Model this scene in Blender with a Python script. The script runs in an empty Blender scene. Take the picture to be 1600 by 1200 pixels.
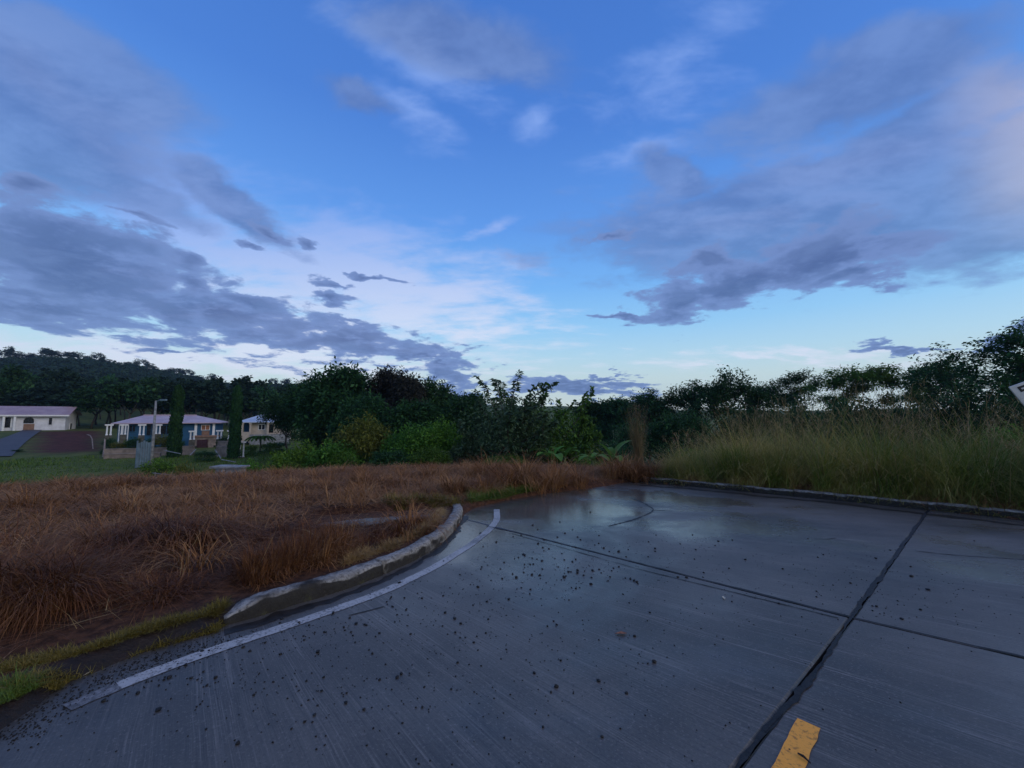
import bpy, bmesh, math, random
import numpy as np
from mathutils import Vector, Matrix

SC = bpy.context.scene
COL = SC.collection
rnd = random.Random(7)
rng = np.random.default_rng(11)

# ------------------------------------------------------------------ camera
F = 605.0                                   # focal length in photograph pixels (1600 wide)
PITCH = math.atan(50 / F)
CAM = np.array([0.0, 0.0, 1.6])
cam_data = bpy.data.cameras.new('camera')
cam_data.sensor_width = 36
cam_data.lens = 36 * F / 1600
cam_data.clip_start = 0.05
cam_data.clip_end = 6000
cam = bpy.data.objects.new('camera', cam_data)
COL.objects.link(cam)
cam.location = CAM
cam.rotation_euler = (math.pi / 2 + PITCH, 0, 0)
SC.camera = cam

SC.view_settings.view_transform = 'Standard'
SC.view_settings.look = 'None'
SC.view_settings.exposure = 0.20
SC.view_settings.gamma = 1.0
SC.view_settings.use_curve_mapping = False
SC.render.engine = 'CYCLES'
SC.cycles.use_denoising = True
SC.cycles.max_bounces = 5
SC.cycles.diffuse_bounces = 3
SC.cycles.glossy_bounces = 3
SC.cycles.transmission_bounces = 3
SC.cycles.transparent_max_bounces = 4
SC.cycles.volume_bounces = 0
SC.cycles.caustics_reflective = False
SC.cycles.caustics_refractive = False

SUN_AZ, SUN_EL = math.radians(118), math.radians(24)    # clockwise from +Y (the view): behind, to the right
SUN_STRENGTH = 0.85
SKY_STRENGTH = 0.09
GAMMA_LIGHT = 1.0


def lin(r, g, b):
    def f(c):
        c /= 255.0
        return c / 12.92 if c <= 0.04045 else ((c + 0.055) / 1.055) ** 2.4
    return (f(r), f(g), f(b), 1.0)


def ray(px, py):
    d = np.array([(px - 800) / F, 1.0, (600 - py) / F])
    c, s = math.cos(PITCH), math.sin(PITCH)
    return np.array([d[0], d[1] * c - d[2] * s, d[1] * s + d[2] * c])


def at(px, py, depth):
    d = ray(px, py)
    return CAM + d * (depth / d[1])


# ------------------------------------------------------------------ node helper
class NT:
    def __init__(self, tree):
        self.t = tree
        tree.nodes.clear()

    def n(self, kind, **kw):
        nd = self.t.nodes.new(kind)
        for k, v in kw.items():
            setattr(nd, k, v)
        return nd

    def put(self, sock, v):
        if isinstance(v, bpy.types.NodeSocket):
            self.t.links.new(v, sock)
        else:
            sock.default_value = v

    def m(self, op, *a, clamp=False):
        nd = self.n('ShaderNodeMath', operation=op, use_clamp=clamp)
        for i, v in enumerate(a):
            self.put(nd.inputs[i], v)
        return nd.outputs[0]

    def vm(self, op, *a, scale=None):
        nd = self.n('ShaderNodeVectorMath', operation=op)
        for i, v in enumerate(a):
            self.put(nd.inputs[i], v)
        if scale is not None:
            self.put(nd.inputs['Scale'], scale)
        return nd.outputs['Value'] if op in ('LENGTH', 'DOT_PRODUCT', 'DISTANCE') else nd.outputs[0]

    def step(self, v, lo, hi, a=0.0, b=1.0):
        nd = self.n('ShaderNodeMapRange', interpolation_type='SMOOTHSTEP')
        for i, x in enumerate((v, lo, hi, a, b)):
            self.put(nd.inputs[i], x)
        return nd.outputs[0]

    def mix(self, f, a, b):
        nd = self.n('ShaderNodeMix', data_type='RGBA')
        self.put(nd.inputs[0], f)
        self.put(nd.inputs[6], a)
        self.put(nd.inputs[7], b)
        return nd.outputs[2]

    def noise(self, vec, scale, detail=4.0, rough=0.5, dist=0.0, out='Fac'):
        nd = self.n('ShaderNodeTexNoise')
        if vec is not None:
            self.put(nd.inputs['Vector'], vec)
        nd.inputs['Scale'].default_value = scale
        nd.inputs['Detail'].default_value = detail
        nd.inputs['Roughness'].default_value = rough
        nd.inputs['Distortion'].default_value = dist
        return nd.outputs[out]

    def ramp(self, f, stops):
        nd = self.n('ShaderNodeValToRGB')
        r = nd.color_ramp
        while len(r.elements) > 1:
            r.elements.remove(r.elements[-1])
        r.elements[0].position, r.elements[0].color = stops[0][0], stops[0][1]
        for p, c in stops[1:]:
            e = r.elements.new(p)
            e.color = c
        self.put(nd.inputs[0], f)
        return nd.outputs[0]

    def mapping(self, vec, loc=(0, 0, 0), rot=(0, 0, 0), scale=(1, 1, 1), kind='POINT'):
        nd = self.n('ShaderNodeMapping', vector_type=kind)
        self.put(nd.inputs['Vector'], vec)
        if kind in ('POINT', 'TEXTURE'):
            nd.inputs['Location'].default_value = loc
        nd.inputs['Rotation'].default_value = rot
        nd.inputs['Scale'].default_value = scale
        return nd.outputs[0]

    def comb(self, x, y, z=0.0):
        nd = self.n('ShaderNodeCombineXYZ')
        for i, v in enumerate((x, y, z)):
            self.put(nd.inputs[i], v)
        return nd.outputs[0]

    def sep(self, v):
        nd = self.n('ShaderNodeSeparateXYZ')
        self.put(nd.inputs[0], v)
        return nd.outputs


# ------------------------------------------------------------------ sky
def uv_of(px, py):
    d = ray(px, py)
    return d[0] / d[1], d[2] / d[1]


def build_sky():
    w = bpy.data.worlds.new('World')
    SC.world = w
    w.use_nodes = True
    t = NT(w.node_tree)
    dirn = t.n('ShaderNodeTexCoord').outputs['Generated']
    x, y, z = t.sep(dirn)
    zp = t.m('MAXIMUM', z, 0.0)
    # clear air: physical sky with the sun low behind the camera, toned towards the evening blue of the photograph
    sky = t.n('ShaderNodeTexSky', sky_type='NISHITA')
    sky.sun_disc = False
    sky.sun_elevation = SUN_EL
    sky.sun_rotation = SUN_AZ
    sky.altitude = 100
    sky.air_density = 1.0
    sky.dust_density = 0.6
    sky.ozone_density = 3.0
    nish = t.vm('SCALE', sky.outputs[0], scale=SKY_STRENGTH)
    tone = t.ramp(zp, [(0.0, lin(214, 226, 222)), (0.09, lin(206, 227, 228)), (0.15, lin(182, 220, 240)),
                       (0.22, lin(150, 206, 248)), (0.32, lin(118, 182, 248)), (0.45, lin(94, 154, 236)),
                       (0.62, lin(72, 128, 216)), (1.0, lin(54, 102, 188))])
    air = t.mix(0.82, nish, tone)

    yp = t.m('MAXIMUM', y, 0.06)
    u0 = t.m('DIVIDE', x, yp)
    v0 = t.m('DIVIDE', z, yp)
    front = t.step(y, 0.06, 0.3)
    # cloud deck coordinates: the deck is a plane overhead, so the texture shrinks towards the horizon
    den = t.m('ADD', zp, 0.16)
    deck = t.comb(t.m('DIVIDE', x, den), t.m('DIVIDE', y, den), 0.0)
    warpc = t.noise(deck, 2.2, 5, 0.6, out='Color')
    wv = t.vm('SUBTRACT', warpc, (0.5, 0.5, 0.5))
    uv = t.vm('ADD', t.comb(u0, v0, 0.0), t.vm('SCALE', wv, scale=0.20))
    n1 = t.noise(deck, 4.6, 9, 0.62, 0.2)
    stretched = t.mapping(deck, rot=(0, 0, math.radians(28)), scale=(1.0, 1.9, 1.0))
    n2 = t.noise(stretched, 2.9, 9, 0.62, 0.2)
    nbig = t.noise(deck, 1.1, 3, 0.5)

    def field(ells, base=-1.5):
        out = None
        for e in ells:
            px, py, a, b, rot = e[:5]
            k = e[5] if len(e) > 5 else 1.0
            cu, cv = uv_of(px, py)
            mp = t.mapping(uv, (cu, cv, 0), (0, 0, math.radians(-rot)), (a / F, b / F, 1), 'TEXTURE')
            v = t.m('SUBTRACT', k, t.vm('LENGTH', mp))
            out = v if out is None else t.m('SMOOTH_MAX', out, v, 0.25)
        return t.m('MAXIMUM', out, base)

    # rot is in image degrees, positive = falling to the right
    veil = field([(420, 400, 380, 120, 24), (560, 430, 260, 100, 14, 1.15), (330, 380, 200, 70, 25, 1.1), (480, 520, 260, 40, 8, 1.1), (600, 460, 260, 90, 10), (240, 250, 300, 60, 35), (650, 90, 220, 70, 35, .8),
                  (830, 190, 60, 45, -30, .7), (330, 560, 420, 32, 2, 1.1),
                  (1040, 110, 260, 130, -40, .55), (760, 350, 90, 24, -25, .7), (60, 110, 150, 60, 35, .9), 
                  (720, 520, 130, 20, -10, .8), (1330, 250, 380, 60, -12, .8), (1000, 230, 120, 30, -8, .7), (1230, 330, 300, 40, -10, .6),
                  (1250, 560, 450, 22, 0, .6), (640, 180, 140, 60, 45, .6)])
    f_veil = t.m('ADD', veil, t.m('MULTIPLY', t.m('SUBTRACT', n2, 0.5), 2.8))
    d_veil = t.step(f_veil, -0.30, 0.95)

    soft = field([(720, 60, 250, 90, 20, .85), (110, 130, 260, 110, 20, .95), (1370, 120, 330, 90, -20, .95), (560, 150, 120, 40, 35, .7), (60, 200, 260, 105, 22, 1.1), (140, 250, 240, 40, 28), (360, 310, 170, 34, 34), (60, 60, 120, 80, 30, .8),
                  (640, 60, 190, 60, 25, .75), (1310, 310, 400, 88, -10, 1.25), (1500, 350, 250, 84, -8, 1.2), (1450, 190, 290, 66, -24, .95),
                  (1420, 60, 260, 60, -14, .85), (1620, 260, 190, 150, -30), (1060, 265, 110, 42, 22, .9), (1250, 150, 230, 36, -24, .65)])
    nmix = t.m('ADD', t.m('MULTIPLY', n2, 0.55), t.m('MULTIPLY', n1, 0.45))
    f_soft = t.m('ADD', soft, t.m('MULTIPLY', t.m('SUBTRACT', nmix, 0.5), 2.2))
    d_soft = t.step(f_soft, -0.14, 0.46)

    dark = field([(110, 400, 270, 82, 24, 1.1), (60, 470, 210, 50, 14), (330, 490, 230, 50, 14, 1.05), (540, 538, 190, 30, 6), (660, 562, 90, 17, 4),
                  (40, 275, 70, 20, 12, .85), (385, 468, 74, 26, 14), (300, 440, 70, 22, 24, .8), (515, 470, 44, 14, 8, .95), 
                  (430, 352, 90, 14, 32, .75), (390, 375, 34, 10, 14, .8), (290, 408, 44, 16, 14, .75), (580, 422, 52, 8, 14, .85), (490, 372, 24, 14, 40, .8),
                  (530, 440, 44, 12, 8, .75), (200, 330, 110, 12, 20, .75), (540, 510, 60, 18, 12, .9),
                  (900, 606, 130, 16, 2, 1.05), (700, 590, 60, 30, 35, 1.0), (260, 547, 60, 8, 0, .8), 
                  (1150, 432, 165, 42, -18, 1.1), (1075, 470, 80, 26, -14), (1330, 436, 110, 24, -6), (1280, 395, 190, 46, -12, 1.1), (1110, 405, 50, 18, -20, .9),
                  (950, 374, 62, 12, -17, .95), (962, 497, 58, 9, -5, .95), (1420, 543, 90, 8, -4, .95), (1580, 522, 90, 12, -22, .95),
                  (940, 588, 60, 6, -3, .9)])
    f_dark = t.m('ADD', dark, t.m('MULTIPLY', t.m('SUBTRACT', n1, 0.5), 2.7))
    d_dark = t.step(f_dark, -0.08, 0.32)

    veil_col = t.mix(t.step(v0, 0.06, 0.62), lin(222, 228, 242), lin(132, 164, 228))
    soft_col = t.mix(t.step(nmix, 0.36, 0.62), lin(84, 109, 164), lin(110, 137, 192))
    uw, vw = t.sep(uv)[0], t.sep(uv)[1]
    glow = t.m('MULTIPLY', t.step(uw, 1.12, 1.44), t.m('MULTIPLY', t.step(vw, 0.42, 0.62), t.step(vw, 1.05, 0.85)))
    soft_col = t.mix(t.m('MULTIPLY', glow, 0.55), soft_col, lin(200, 188, 190))
    dark_edge = t.step(f_dark, 0.3, 0.95)
    dark_col = t.mix(dark_edge, lin(108, 133, 187), lin(74, 97, 148))
    dark_col = t.mix(t.m('MULTIPLY', t.step(n1, 0.42, 0.66), 0.45), dark_col, lin(112, 138, 190))

    c = t.mix(t.m('MULTIPLY', t.m('MULTIPLY', d_veil, 0.88), front), air, veil_col)
    c = t.mix(t.m('MULTIPLY', t.m('MULTIPLY', d_soft, 0.74), front), c, soft_col)
    c = t.mix(t.m('MULTIPLY', t.m('MULTIPLY', d_dark, 0.94), front), c, dark_col)
    # the rest of the sky carries on as broken evening cloud of the same kind
    rest = t.step(t.m('ADD', nbig, t.m('MULTIPLY', n1, 0.5)), 0.62, 0.92)
    back_col = t.mix(t.step(n2, 0.35, 0.65), lin(150, 150, 176), lin(206, 196, 200))
    c_back = t.mix(t.m('MULTIPLY', rest, 0.85), air, back_col)
    c = t.mix(front, c_back, c)
    c = t.mix(t.step(z, 0.0, -0.05), c, lin(60, 66, 70))
    bg = t.n('ShaderNodeBackground')
    t.put(bg.inputs[0], c)
    bg.inputs[1].default_value = 1.0
    out = t.n('ShaderNodeOutputWorld')
    t.t.links.new(bg.outputs[0], out.inputs[0])
    try:
        w.cycles.sampling_method = 'MANUAL'
        w.cycles.sample_map_resolution = 512
    except Exception:
        pass


build_sky()

sun_data = bpy.data.lights.new('sun', 'SUN')
sun_data.energy = SUN_STRENGTH
sun_data.angle = math.radians(35)
sun_data.color = (1.0, 0.87, 0.68)
sun = bpy.data.objects.new('sun', sun_data)
COL.objects.link(sun)
sd = Vector((math.sin(SUN_AZ) * math.cos(SUN_EL), math.cos(SUN_AZ) * math.cos(SUN_EL), math.sin(SUN_EL)))
sun.rotation_euler = sd.to_track_quat('Z', 'Y').to_euler()


# ------------------------------------------------------------------ materials
def material(name):
    m = bpy.data.materials.new(name)
    m.use_nodes = True
    return m, NT(m.node_tree)


def finish(t, shader, disp=None):
    o = t.n('ShaderNodeOutputMaterial')
    t.t.links.new(shader, o.inputs[0])


def principled(t, color, rough=0.7, spec=0.5, normal=None, metal=0.0):
    p = t.n('ShaderNodeBsdfPrincipled')
    t.put(p.inputs['Base Color'], color)
    t.put(p.inputs['Roughness'], rough)
    t.put(p.inputs['Specular IOR Level'], spec)
    t.put(p.inputs['Metallic'], metal)
    if normal is not None:
        t.t.links.new(normal, p.inputs['Normal'])
    return p.outputs[0]


def bump(t, h, strength=0.3, dist=0.02):
    b = t.n('ShaderNodeBump')
    b.inputs['Strength'].default_value = strength
    b.inputs['Distance'].default_value = dist
    t.t.links.new(h, b.inputs['Height'])
    return b.outputs[0]


def rgb(r, g, b):
    return (r, g, b, 1.0)


def simple(name, col, var=0.25, scale=3.0, rough=0.75, spec=0.3, bmp=0.15):
    m, t = material(name)
    pos = t.n('ShaderNodeNewGeometry').outputs['Position']
    n = t.noise(pos, scale, 6, 0.6)
    dark = tuple(c * (1 - var) for c in col[:3]) + (1,)
    lite = tuple(min(1, c * (1 + var)) for c in col[:3]) + (1,)
    c = t.mix(t.step(n, 0.3, 0.7), dark, lite)
    finish(t, principled(t, c, rough, spec, bump(t, t.noise(pos, scale * 8, 4), bmp, 0.01) if bmp else None))
    return m


def leaf_mat(name, stops, trans=0.25, rough=0.6, spec=0.10, objvar=0.35):
    m, t = material(name)
    isl = t.n('ShaderNodeNewGeometry').outputs['Random Per Island']
    pos = t.n('ShaderNodeNewGeometry').outputs['Position']
    obr = t.n('ShaderNodeObjectInfo').outputs['Random']
    clump = t.noise(pos, 0.9, 3, 0.5)
    f = t.m('ADD', t.m('MULTIPLY', isl, 0.6), t.m('MULTIPLY', clump, 0.4), clamp=True)
    k = len(stops) - 1
    c = t.ramp(f, [(i / k, s) for i, s in enumerate(stops)])
    hs = t.n('ShaderNodeHueSaturation')
    t.put(hs.inputs['Value'], t.m('ADD', 1 - objvar / 2, t.m('MULTIPLY', obr, objvar)))
    t.put(hs.inputs['Hue'], t.m('ADD', 0.485, t.m('MULTIPLY', obr, 0.03)))
    t.put(hs.inputs['Color'], c)
    c = hs.outputs[0]
    p = principled(t, c, rough, spec)
    tr = t.n('ShaderNodeBsdfTranslucent')
    t.put(tr.inputs[0], c)
    mx = t.n('ShaderNodeMixShader')
    mx.inputs[0].default_value = trans
    t.t.links.new(p, mx.inputs[1])
    t.t.links.new(tr.outputs[0], mx.inputs[2])
    finish(t, mx.outputs[0])
    return m


def grass_mat(name, stops, tip=None, tipf=0.6, trans=0.2, spec=0.15, clumpw=.45, lush=None):
    m, t = material(name)
    isl = t.n('ShaderNodeNewGeometry').outputs['Random Per Island']
    pos = t.n('ShaderNodeNewGeometry').outputs['Position']
    clump = t.noise(pos, 0.8, 4, 0.55)
    f = t.m('ADD', t.m('MULTIPLY', isl, 1 - clumpw), t.m('MULTIPLY', t.step(clump, 0.32, 0.68), clumpw), clamp=True)
    k = len(stops) - 1
    c = t.ramp(f, [(i / k, s) for i, s in enumerate(stops)])
    if lush is not None:
        x = t.m('ADD', t.sep(pos)[0], t.m('MULTIPLY', t.m('SUBTRACT', clump, 0.5), 5.0))
        lushf = t.step(x, lush[0], lush[1])
        c = t.mix(t.m('MULTIPLY', lushf, t.m('SUBTRACT', 1.0, t.m('MULTIPLY', isl, 0.45))), c, lush[2])
        tipf = t.m('MULTIPLY', t.m('SUBTRACT', 1.0, t.m('MULTIPLY', lushf, 0.75)), tipf)
    if tip is not None:
        a = t.n('ShaderNodeAttribute', attribute_name='along').outputs['Fac']
        c = t.mix(t.m('MULTIPLY', t.step(a, 0.35, 1.0), t.m('MULTIPLY', t.m('ADD', isl, 0.35), tipf), clamp=True), c, tip)
    p = principled(t, c, 0.6, spec)
    tr = t.n('ShaderNodeBsdfTranslucent')
    t.put(tr.inputs[0], c)
    mx = t.n('ShaderNodeMixShader')
    mx.inputs[0].default_value = trans
    t.t.links.new(p, mx.inputs[1])
    t.t.links.new(tr.outputs[0], mx.inputs[2])
    finish(t, mx.outputs[0])
    return m


MAT = {}
MAT['leaf_dark'] = leaf_mat('leaf_dark', [rgb(.010, .030, .012), rgb(.024, .070, .024), rgb(.055, .14, .042)])
MAT['leaf_mid'] = leaf_mat('leaf_mid', [rgb(.028, .065, .010), rgb(.062, .145, .022), rgb(.12, .24, .04)])
MAT['leaf_bright'] = leaf_mat('leaf_bright', [rgb(.040, .10, .012), rgb(.085, .20, .024), rgb(.17, .33, .05)])
MAT['leaf_olive'] = leaf_mat('leaf_olive', [rgb(.045, .055, .010), rgb(.10, .11, .020), rgb(.20, .18, .045)])
MAT['leaf_purple'] = leaf_mat('leaf_purple', [rgb(.018, .022, .020), rgb(.035, .036, .030), rgb(.06, .055, .04)])
MAT['leaf_grey'] = leaf_mat('leaf_grey', [rgb(.025, .050, .022), rgb(.055, .095, .045), rgb(.11, .16, .085)])
MAT['leaf_banana'] = leaf_mat('leaf_banana', [rgb(.05, .14, .025), rgb(.09, .22, .04), rgb(.15, .30, .07)], 0.35, 0.55, 0.15)
MAT['forest'] = leaf_mat('forest', [rgb(.008, .022, .016), rgb(.016, .038, .024), rgb(.030, .060, .034)], 0.1, .8, .1)
MAT['bark'] = simple('bark', rgb(.055, .045, .036), .4, 6)
MAT['bark_pale'] = simple('bark_pale', rgb(.15, .13, .11), .35, 6)
MAT['dry'] = grass_mat('dry_grass', [rgb(.028, .010, .007), rgb(.10, .037, .017), rgb(.20, .084, .033), rgb(.42, .22, .09)])
MAT['dry_far'] = grass_mat('dry_grass_far', [rgb(.09, .035, .014), rgb(.21, .093, .034), rgb(.34, .165, .062), rgb(.46, .27, .12)])
MAT['thatch'] = grass_mat('thatch', [rgb(.028, .010, .007), rgb(.09, .034, .018), rgb(.18, .085, .045), rgb(.38, .23, .13)])
MAT['verge'] = grass_mat('verge_grass', [rgb(.09, .05, .015), rgb(.13, .11, .02), rgb(.22, .17, .04), rgb(.30, .22, .08)])
MAT['lawn'] = grass_mat('lawn_grass', [rgb(.045, .10, .012), rgb(.085, .155, .022), rgb(.16, .20, .04)])
MAT['tall'] = grass_mat('tall_grass', [rgb(.05, .11, .012), rgb(.12, .19, .024), rgb(.26, .27, .05), rgb(.42, .33, .09), rgb(.48, .34, .12)], rgb(.52, .38, .16), 0.7, clumpw=.7, lush=(7.8, 10.6, rgb(.055, .125, .018)))
MAT['reed'] = grass_mat('dry_reed', [rgb(.09, .07, .035), rgb(.19, .14, .065), rgb(.32, .24, .12)])
MAT['seed'] = grass_mat('seed_heads', [rgb(.18, .135, .065), rgb(.30, .22, .10), rgb(.40, .30, .15)])
MAT['straw'] = grass_mat('straw', [rgb(.20, .13, .05), rgb(.34, .22, .09), rgb(.42, .29, .13)])
MAT['house_white'] = simple('white_render', rgb(.62, .62, .66), .12, 1.5)
MAT['house_trim'] = simple('pale_trim', rgb(.74, .74, .74), .08, 2)
MAT['house_blue'] = simple('blue_paint', rgb(.020, .085, .17), .15, 2)
MAT['house_cream'] = simple('cream_render', rgb(.42, .36, .30), .12, 2)
MAT['opening'] = simple('dark_glass', rgb(.012, .013, .018), .2, 2, 0.12, 0.5, 0)
MAT['shutter'] = simple('orange_blind', rgb(.26, .11, .06), .2, 4)
MAT['wood_panel'] = simple('brown_panel', rgb(.22, .13, .09), .2, 4)
MAT['maroon'] = simple('maroon_gate', rgb(.055, .024, .032), .2, 4)
MAT['stone_wall'] = simple('weathered_concrete', rgb(.23, .18, .15), .35, 1.6)
MAT['dark_wall'] = simple('mossy_wall', rgb(.09, .085, .07), .4, 3)
MAT['old_concrete'] = simple('old_concrete', rgb(.22, .23, .24), .35, 4)
MAT['steel_blue'] = simple('blue_grey_metal', rgb(.13, .19, .24), .2, 2, 0.5)
MAT['white_metal'] = simple('white_metal', rgb(.60, .62, .64), .15, 4, 0.5)
MAT['sign_white'] = simple('sign_white', rgb(.55, .55, .53), .12, 3, 0.55)
MAT['sign_black'] = simple('sign_black', rgb(.02, .02, .022), .2, 3, 0.6)
MAT['twig'] = simple('twig', rgb(.02, .015, .012), .3, 30)
MAT['crumb'] = simple('crumb', rgb(.014, .013, .013), .4, 40, 0.6)


def roof_mat(name, a, b, axis_rot):
    m, t = material(name)
    pos = t.n('ShaderNodeTexCoord').outputs['Object']
    wv = t.n('ShaderNodeTexWave', wave_type='BANDS')
    wv.inputs['Scale'].default_value = 2.2
    wv.inputs['Distortion'].default_value = 0.0
    t.put(wv.inputs['Vector'], pos)
    n = t.noise(pos, 0.8, 5, 0.6)
    c = t.mix(t.step(n, 0.3, 0.7), a, b)
    finish(t, principled(t, c, 0.45, 0.4, bump(t, wv.outputs['Fac'], 0.5, 0.04)))
    return m


MAT['roof_red'] = roof_mat('faded_red_roof', rgb(.30, .20, .23), rgb(.40, .29, .31), 0)
MAT['roof_rose'] = roof_mat('faded_rose_roof', rgb(.36, .27, .31), rgb(.47, .37, .40), 0)
MAT['roof_zinc'] = roof_mat('zinc_roof', rgb(.34, .40, .50), rgb(.48, .53, .62), 0)


# ------------------------------------------------------------------ geometry helpers
def link(name, me, parent=None):
    o = bpy.data.objects.new(name, me)
    COL.objects.link(o)
    if parent is not None:
        o.parent = parent
    return o


def quads_mesh(name, verts, quads, mat=None, along=None, smooth=False):
    me = bpy.data.meshes.new(name)
    verts = np.asarray(verts, dtype=np.float32)
    quads = np.asarray(quads, dtype=np.int32)
    me.vertices.add(len(verts))
    me.vertices.foreach_set('co', verts.ravel())
    me.loops.add(quads.size)
    me.loops.foreach_set('vertex_index', quads.ravel())
    me.polygons.add(len(quads))
    me.polygons.foreach_set('loop_start', np.arange(0, quads.size, quads.shape[1], dtype=np.int32))
    if smooth:
        me.polygons.foreach_set('use_smooth', np.ones(len(quads), dtype=bool))
    if along is not None:
        a = me.attributes.new('along', 'FLOAT', 'POINT')
        a.data.foreach_set('value', np.asarray(along, dtype=np.float32))
    me.update(calc_edges=True)
    if mat is not None:
        me.materials.append(MAT[mat] if isinstance(mat, str) else mat)
    return me


class MB:
    """collects simple solids into one mesh"""
    def __init__(self):
        self.v, self.f = [], []

    def add(self, vs, fs):
        k = len(self.v)
        self.v += [tuple(map(float, p)) for p in vs]
        self.f += [tuple(i + k for i in f) for f in fs]

    def box(self, x0, x1, y0, y1, z0, z1):
        self.add([(x0, y0, z0), (x1, y0, z0), (x1, y1, z0), (x0, y1, z0), (x0, y0, z1), (x1, y0, z1), (x1, y1, z1), (x0, y1, z1)],
                 [(0, 3, 2, 1), (4, 5, 6, 7), (0, 1, 5, 4), (1, 2, 6, 5), (2, 3, 7, 6), (3, 0, 4, 7)])

    def tube(self, pts, rads, n=6):
        pts = [np.asarray(p, float) for p in pts]
        rings = []
        for i, p in enumerate(pts):
            d = pts[min(i + 1, len(pts) - 1)] - pts[max(i - 1, 0)]
            d = d / (np.linalg.norm(d) + 1e-9)
            a = np.cross(d, (0, 0, 1) if abs(d[2]) < 0.9 else (1, 0, 0))
            a /= np.linalg.norm(a)
            b = np.cross(d, a)
            rings.append([p + rads[i] * (math.cos(2 * math.pi * k / n) * a + math.sin(2 * math.pi * k / n) * b) for k in range(n)])
        vs = [q for r in rings for q in r]
        fs = []
        for i in range(len(pts) - 1):
            for k in range(n):
                fs.append((i * n + k, i * n + (k + 1) % n, (i + 1) * n + (k + 1) % n, (i + 1) * n + k))
        fs.append(tuple(range(n))[::-1])
        fs.append(tuple((len(pts) - 1) * n + k for k in range(n)))
        self.add(vs, fs)

    def mesh(self, name, mat, smooth=False):
        me = bpy.data.meshes.new(name)
        me.from_pydata(self.v, [], self.f)
        me.update()
        if mat is not None:
            me.materials.append(MAT[mat] if isinstance(mat, str) else mat)
        if smooth:
            me.polygons.foreach_set('use_smooth', np.ones(len(me.polygons), dtype=bool))
        return me

    def build(self, name, mat, parent=None, smooth=False):
        return link(name, self.mesh(name, mat, smooth), parent)


def tag(o, label=None, cat=None, group=None, kind=None):
    if label:
        o['label'] = label
    if cat:
        o['category'] = cat
    if group:
        o['group'] = group
    if kind:
        o['kind'] = kind
    return o


def empty(name, loc, label=None, cat=None, group=None, rz=0.0, kind=None):
    o = bpy.data.objects.new(name, None)
    o.empty_display_size = 0.2
    COL.objects.link(o)
    o.location = loc
    o.rotation_euler = (0, 0, rz)
    return tag(o, label, cat, group, kind)


def smooth01(x, a, b):
    t = np.clip((x - a) / (b - a), 0, 1)
    return t * t * (3 - 2 * t)


def vnoise(x, y, seed=0):
    """smooth value noise, about -1..1"""
    def h(i, j):
        s = np.sin(i * 127.1 + j * 311.7 + seed * 74.7) * 43758.5453
        return (s - np.floor(s)) * 2 - 1
    xi, yi = np.floor(x), np.floor(y)
    xf, yf = x - xi, y - yi
    u, v = xf * xf * (3 - 2 * xf), yf * yf * (3 - 2 * yf)
    return (h(xi, yi) * (1 - u) + h(xi + 1, yi) * u) * (1 - v) + (h(xi, yi + 1) * (1 - u) + h(xi + 1, yi + 1) * u) * v


def fbm(x, y, seed=0, o=4):
    s, a = 0, 0.5
    for k in range(o):
        s = s + a * vnoise(x * 2 ** k, y * 2 ** k, seed + k)
        a *= 0.5
    return s


# ------------------------------------------------------------------ the lie of the land
S = 0.0409                                  # the road falls away gently ahead


def on_road(px, py, lift=0.0):
    d = ray(px, py)
    t = (lift - CAM[2]) / (d[2] + S * d[1])
    return CAM + d * t


def g2(px, py):
    p = on_road(px, py)
    return p[0], p[1]


ROAD_EDGE = [g2(*p) for p in [(20, 1130), (110, 1066), (230, 1018), (340, 988), (352, 976), (450, 946), (560, 914), (640, 880),
                              (690, 850), (718, 822), (727, 802), (742, 794), (790, 782), (850, 772), (930, 762), (985, 753),
                              (1010, 754), (1080, 760), (1160, 768), (1300, 781), (1450, 797), (1600, 813)]]
ROAD_EDGE = [(-3.6, -6.0), (-2.35, 0.6)] + ROAD_EDGE + [(14.0, 4.4), (26, -6.0)]
RE = np.array(ROAD_EDGE)


def road_sd(x, y):
    """signed distance to the road outline, negative on the road"""
    x = np.asarray(x, float)
    y = np.asarray(y, float)
    d = np.full(x.shape, 1e9)
    inside = np.zeros(x.shape, bool)
    n = len(RE)
    for i in range(n):
        ax, ay = RE[i]
        bx, by = RE[(i + 1) % n]
        ex, ey = bx - ax, by - ay
        t = np.clip(((x - ax) * ex + (y - ay) * ey) / (ex * ex + ey * ey), 0, 1)
        d = np.minimum(d, np.hypot(x - ax - t * ex, y - ay - t * ey))
        c = ((ay > y) != (by > y)) & (x < (bx - ax) * (y - ay) / (by - ay + 1e-12) + ax)
        inside ^= c
    return np.where(inside, -d, d)


_rp = [(-500, 580), (0, 578), (100, 578), (200, 588), (300, 606), (360, 619), (470, 615), (600, 622), (760, 634), (900, 637), (1100, 642), (2000, 642)]
_phi = np.array([math.atan2(p[0] - 800, F) for p in _rp])
_tan = np.array([(650 - p[1]) / F * math.cos(a) for p, a in zip(_rp, _phi)])


PATCH = np.array([g2(*p) for p in [(440, 838), (500, 812), (700, 798), (705, 812), (600, 832), (500, 842)]])


def in_poly(x, y, P):
    ins = np.zeros(x.shape, bool)
    n = len(P)
    for i in range(n):
        ax, ay = P[i]
        bx, by = P[(i + 1) % n]
        ins ^= ((ay > y) != (by > y)) & (x < (bx - ax) * (y - ay) / (by - ay + 1e-12) + ax)
    return ins


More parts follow.
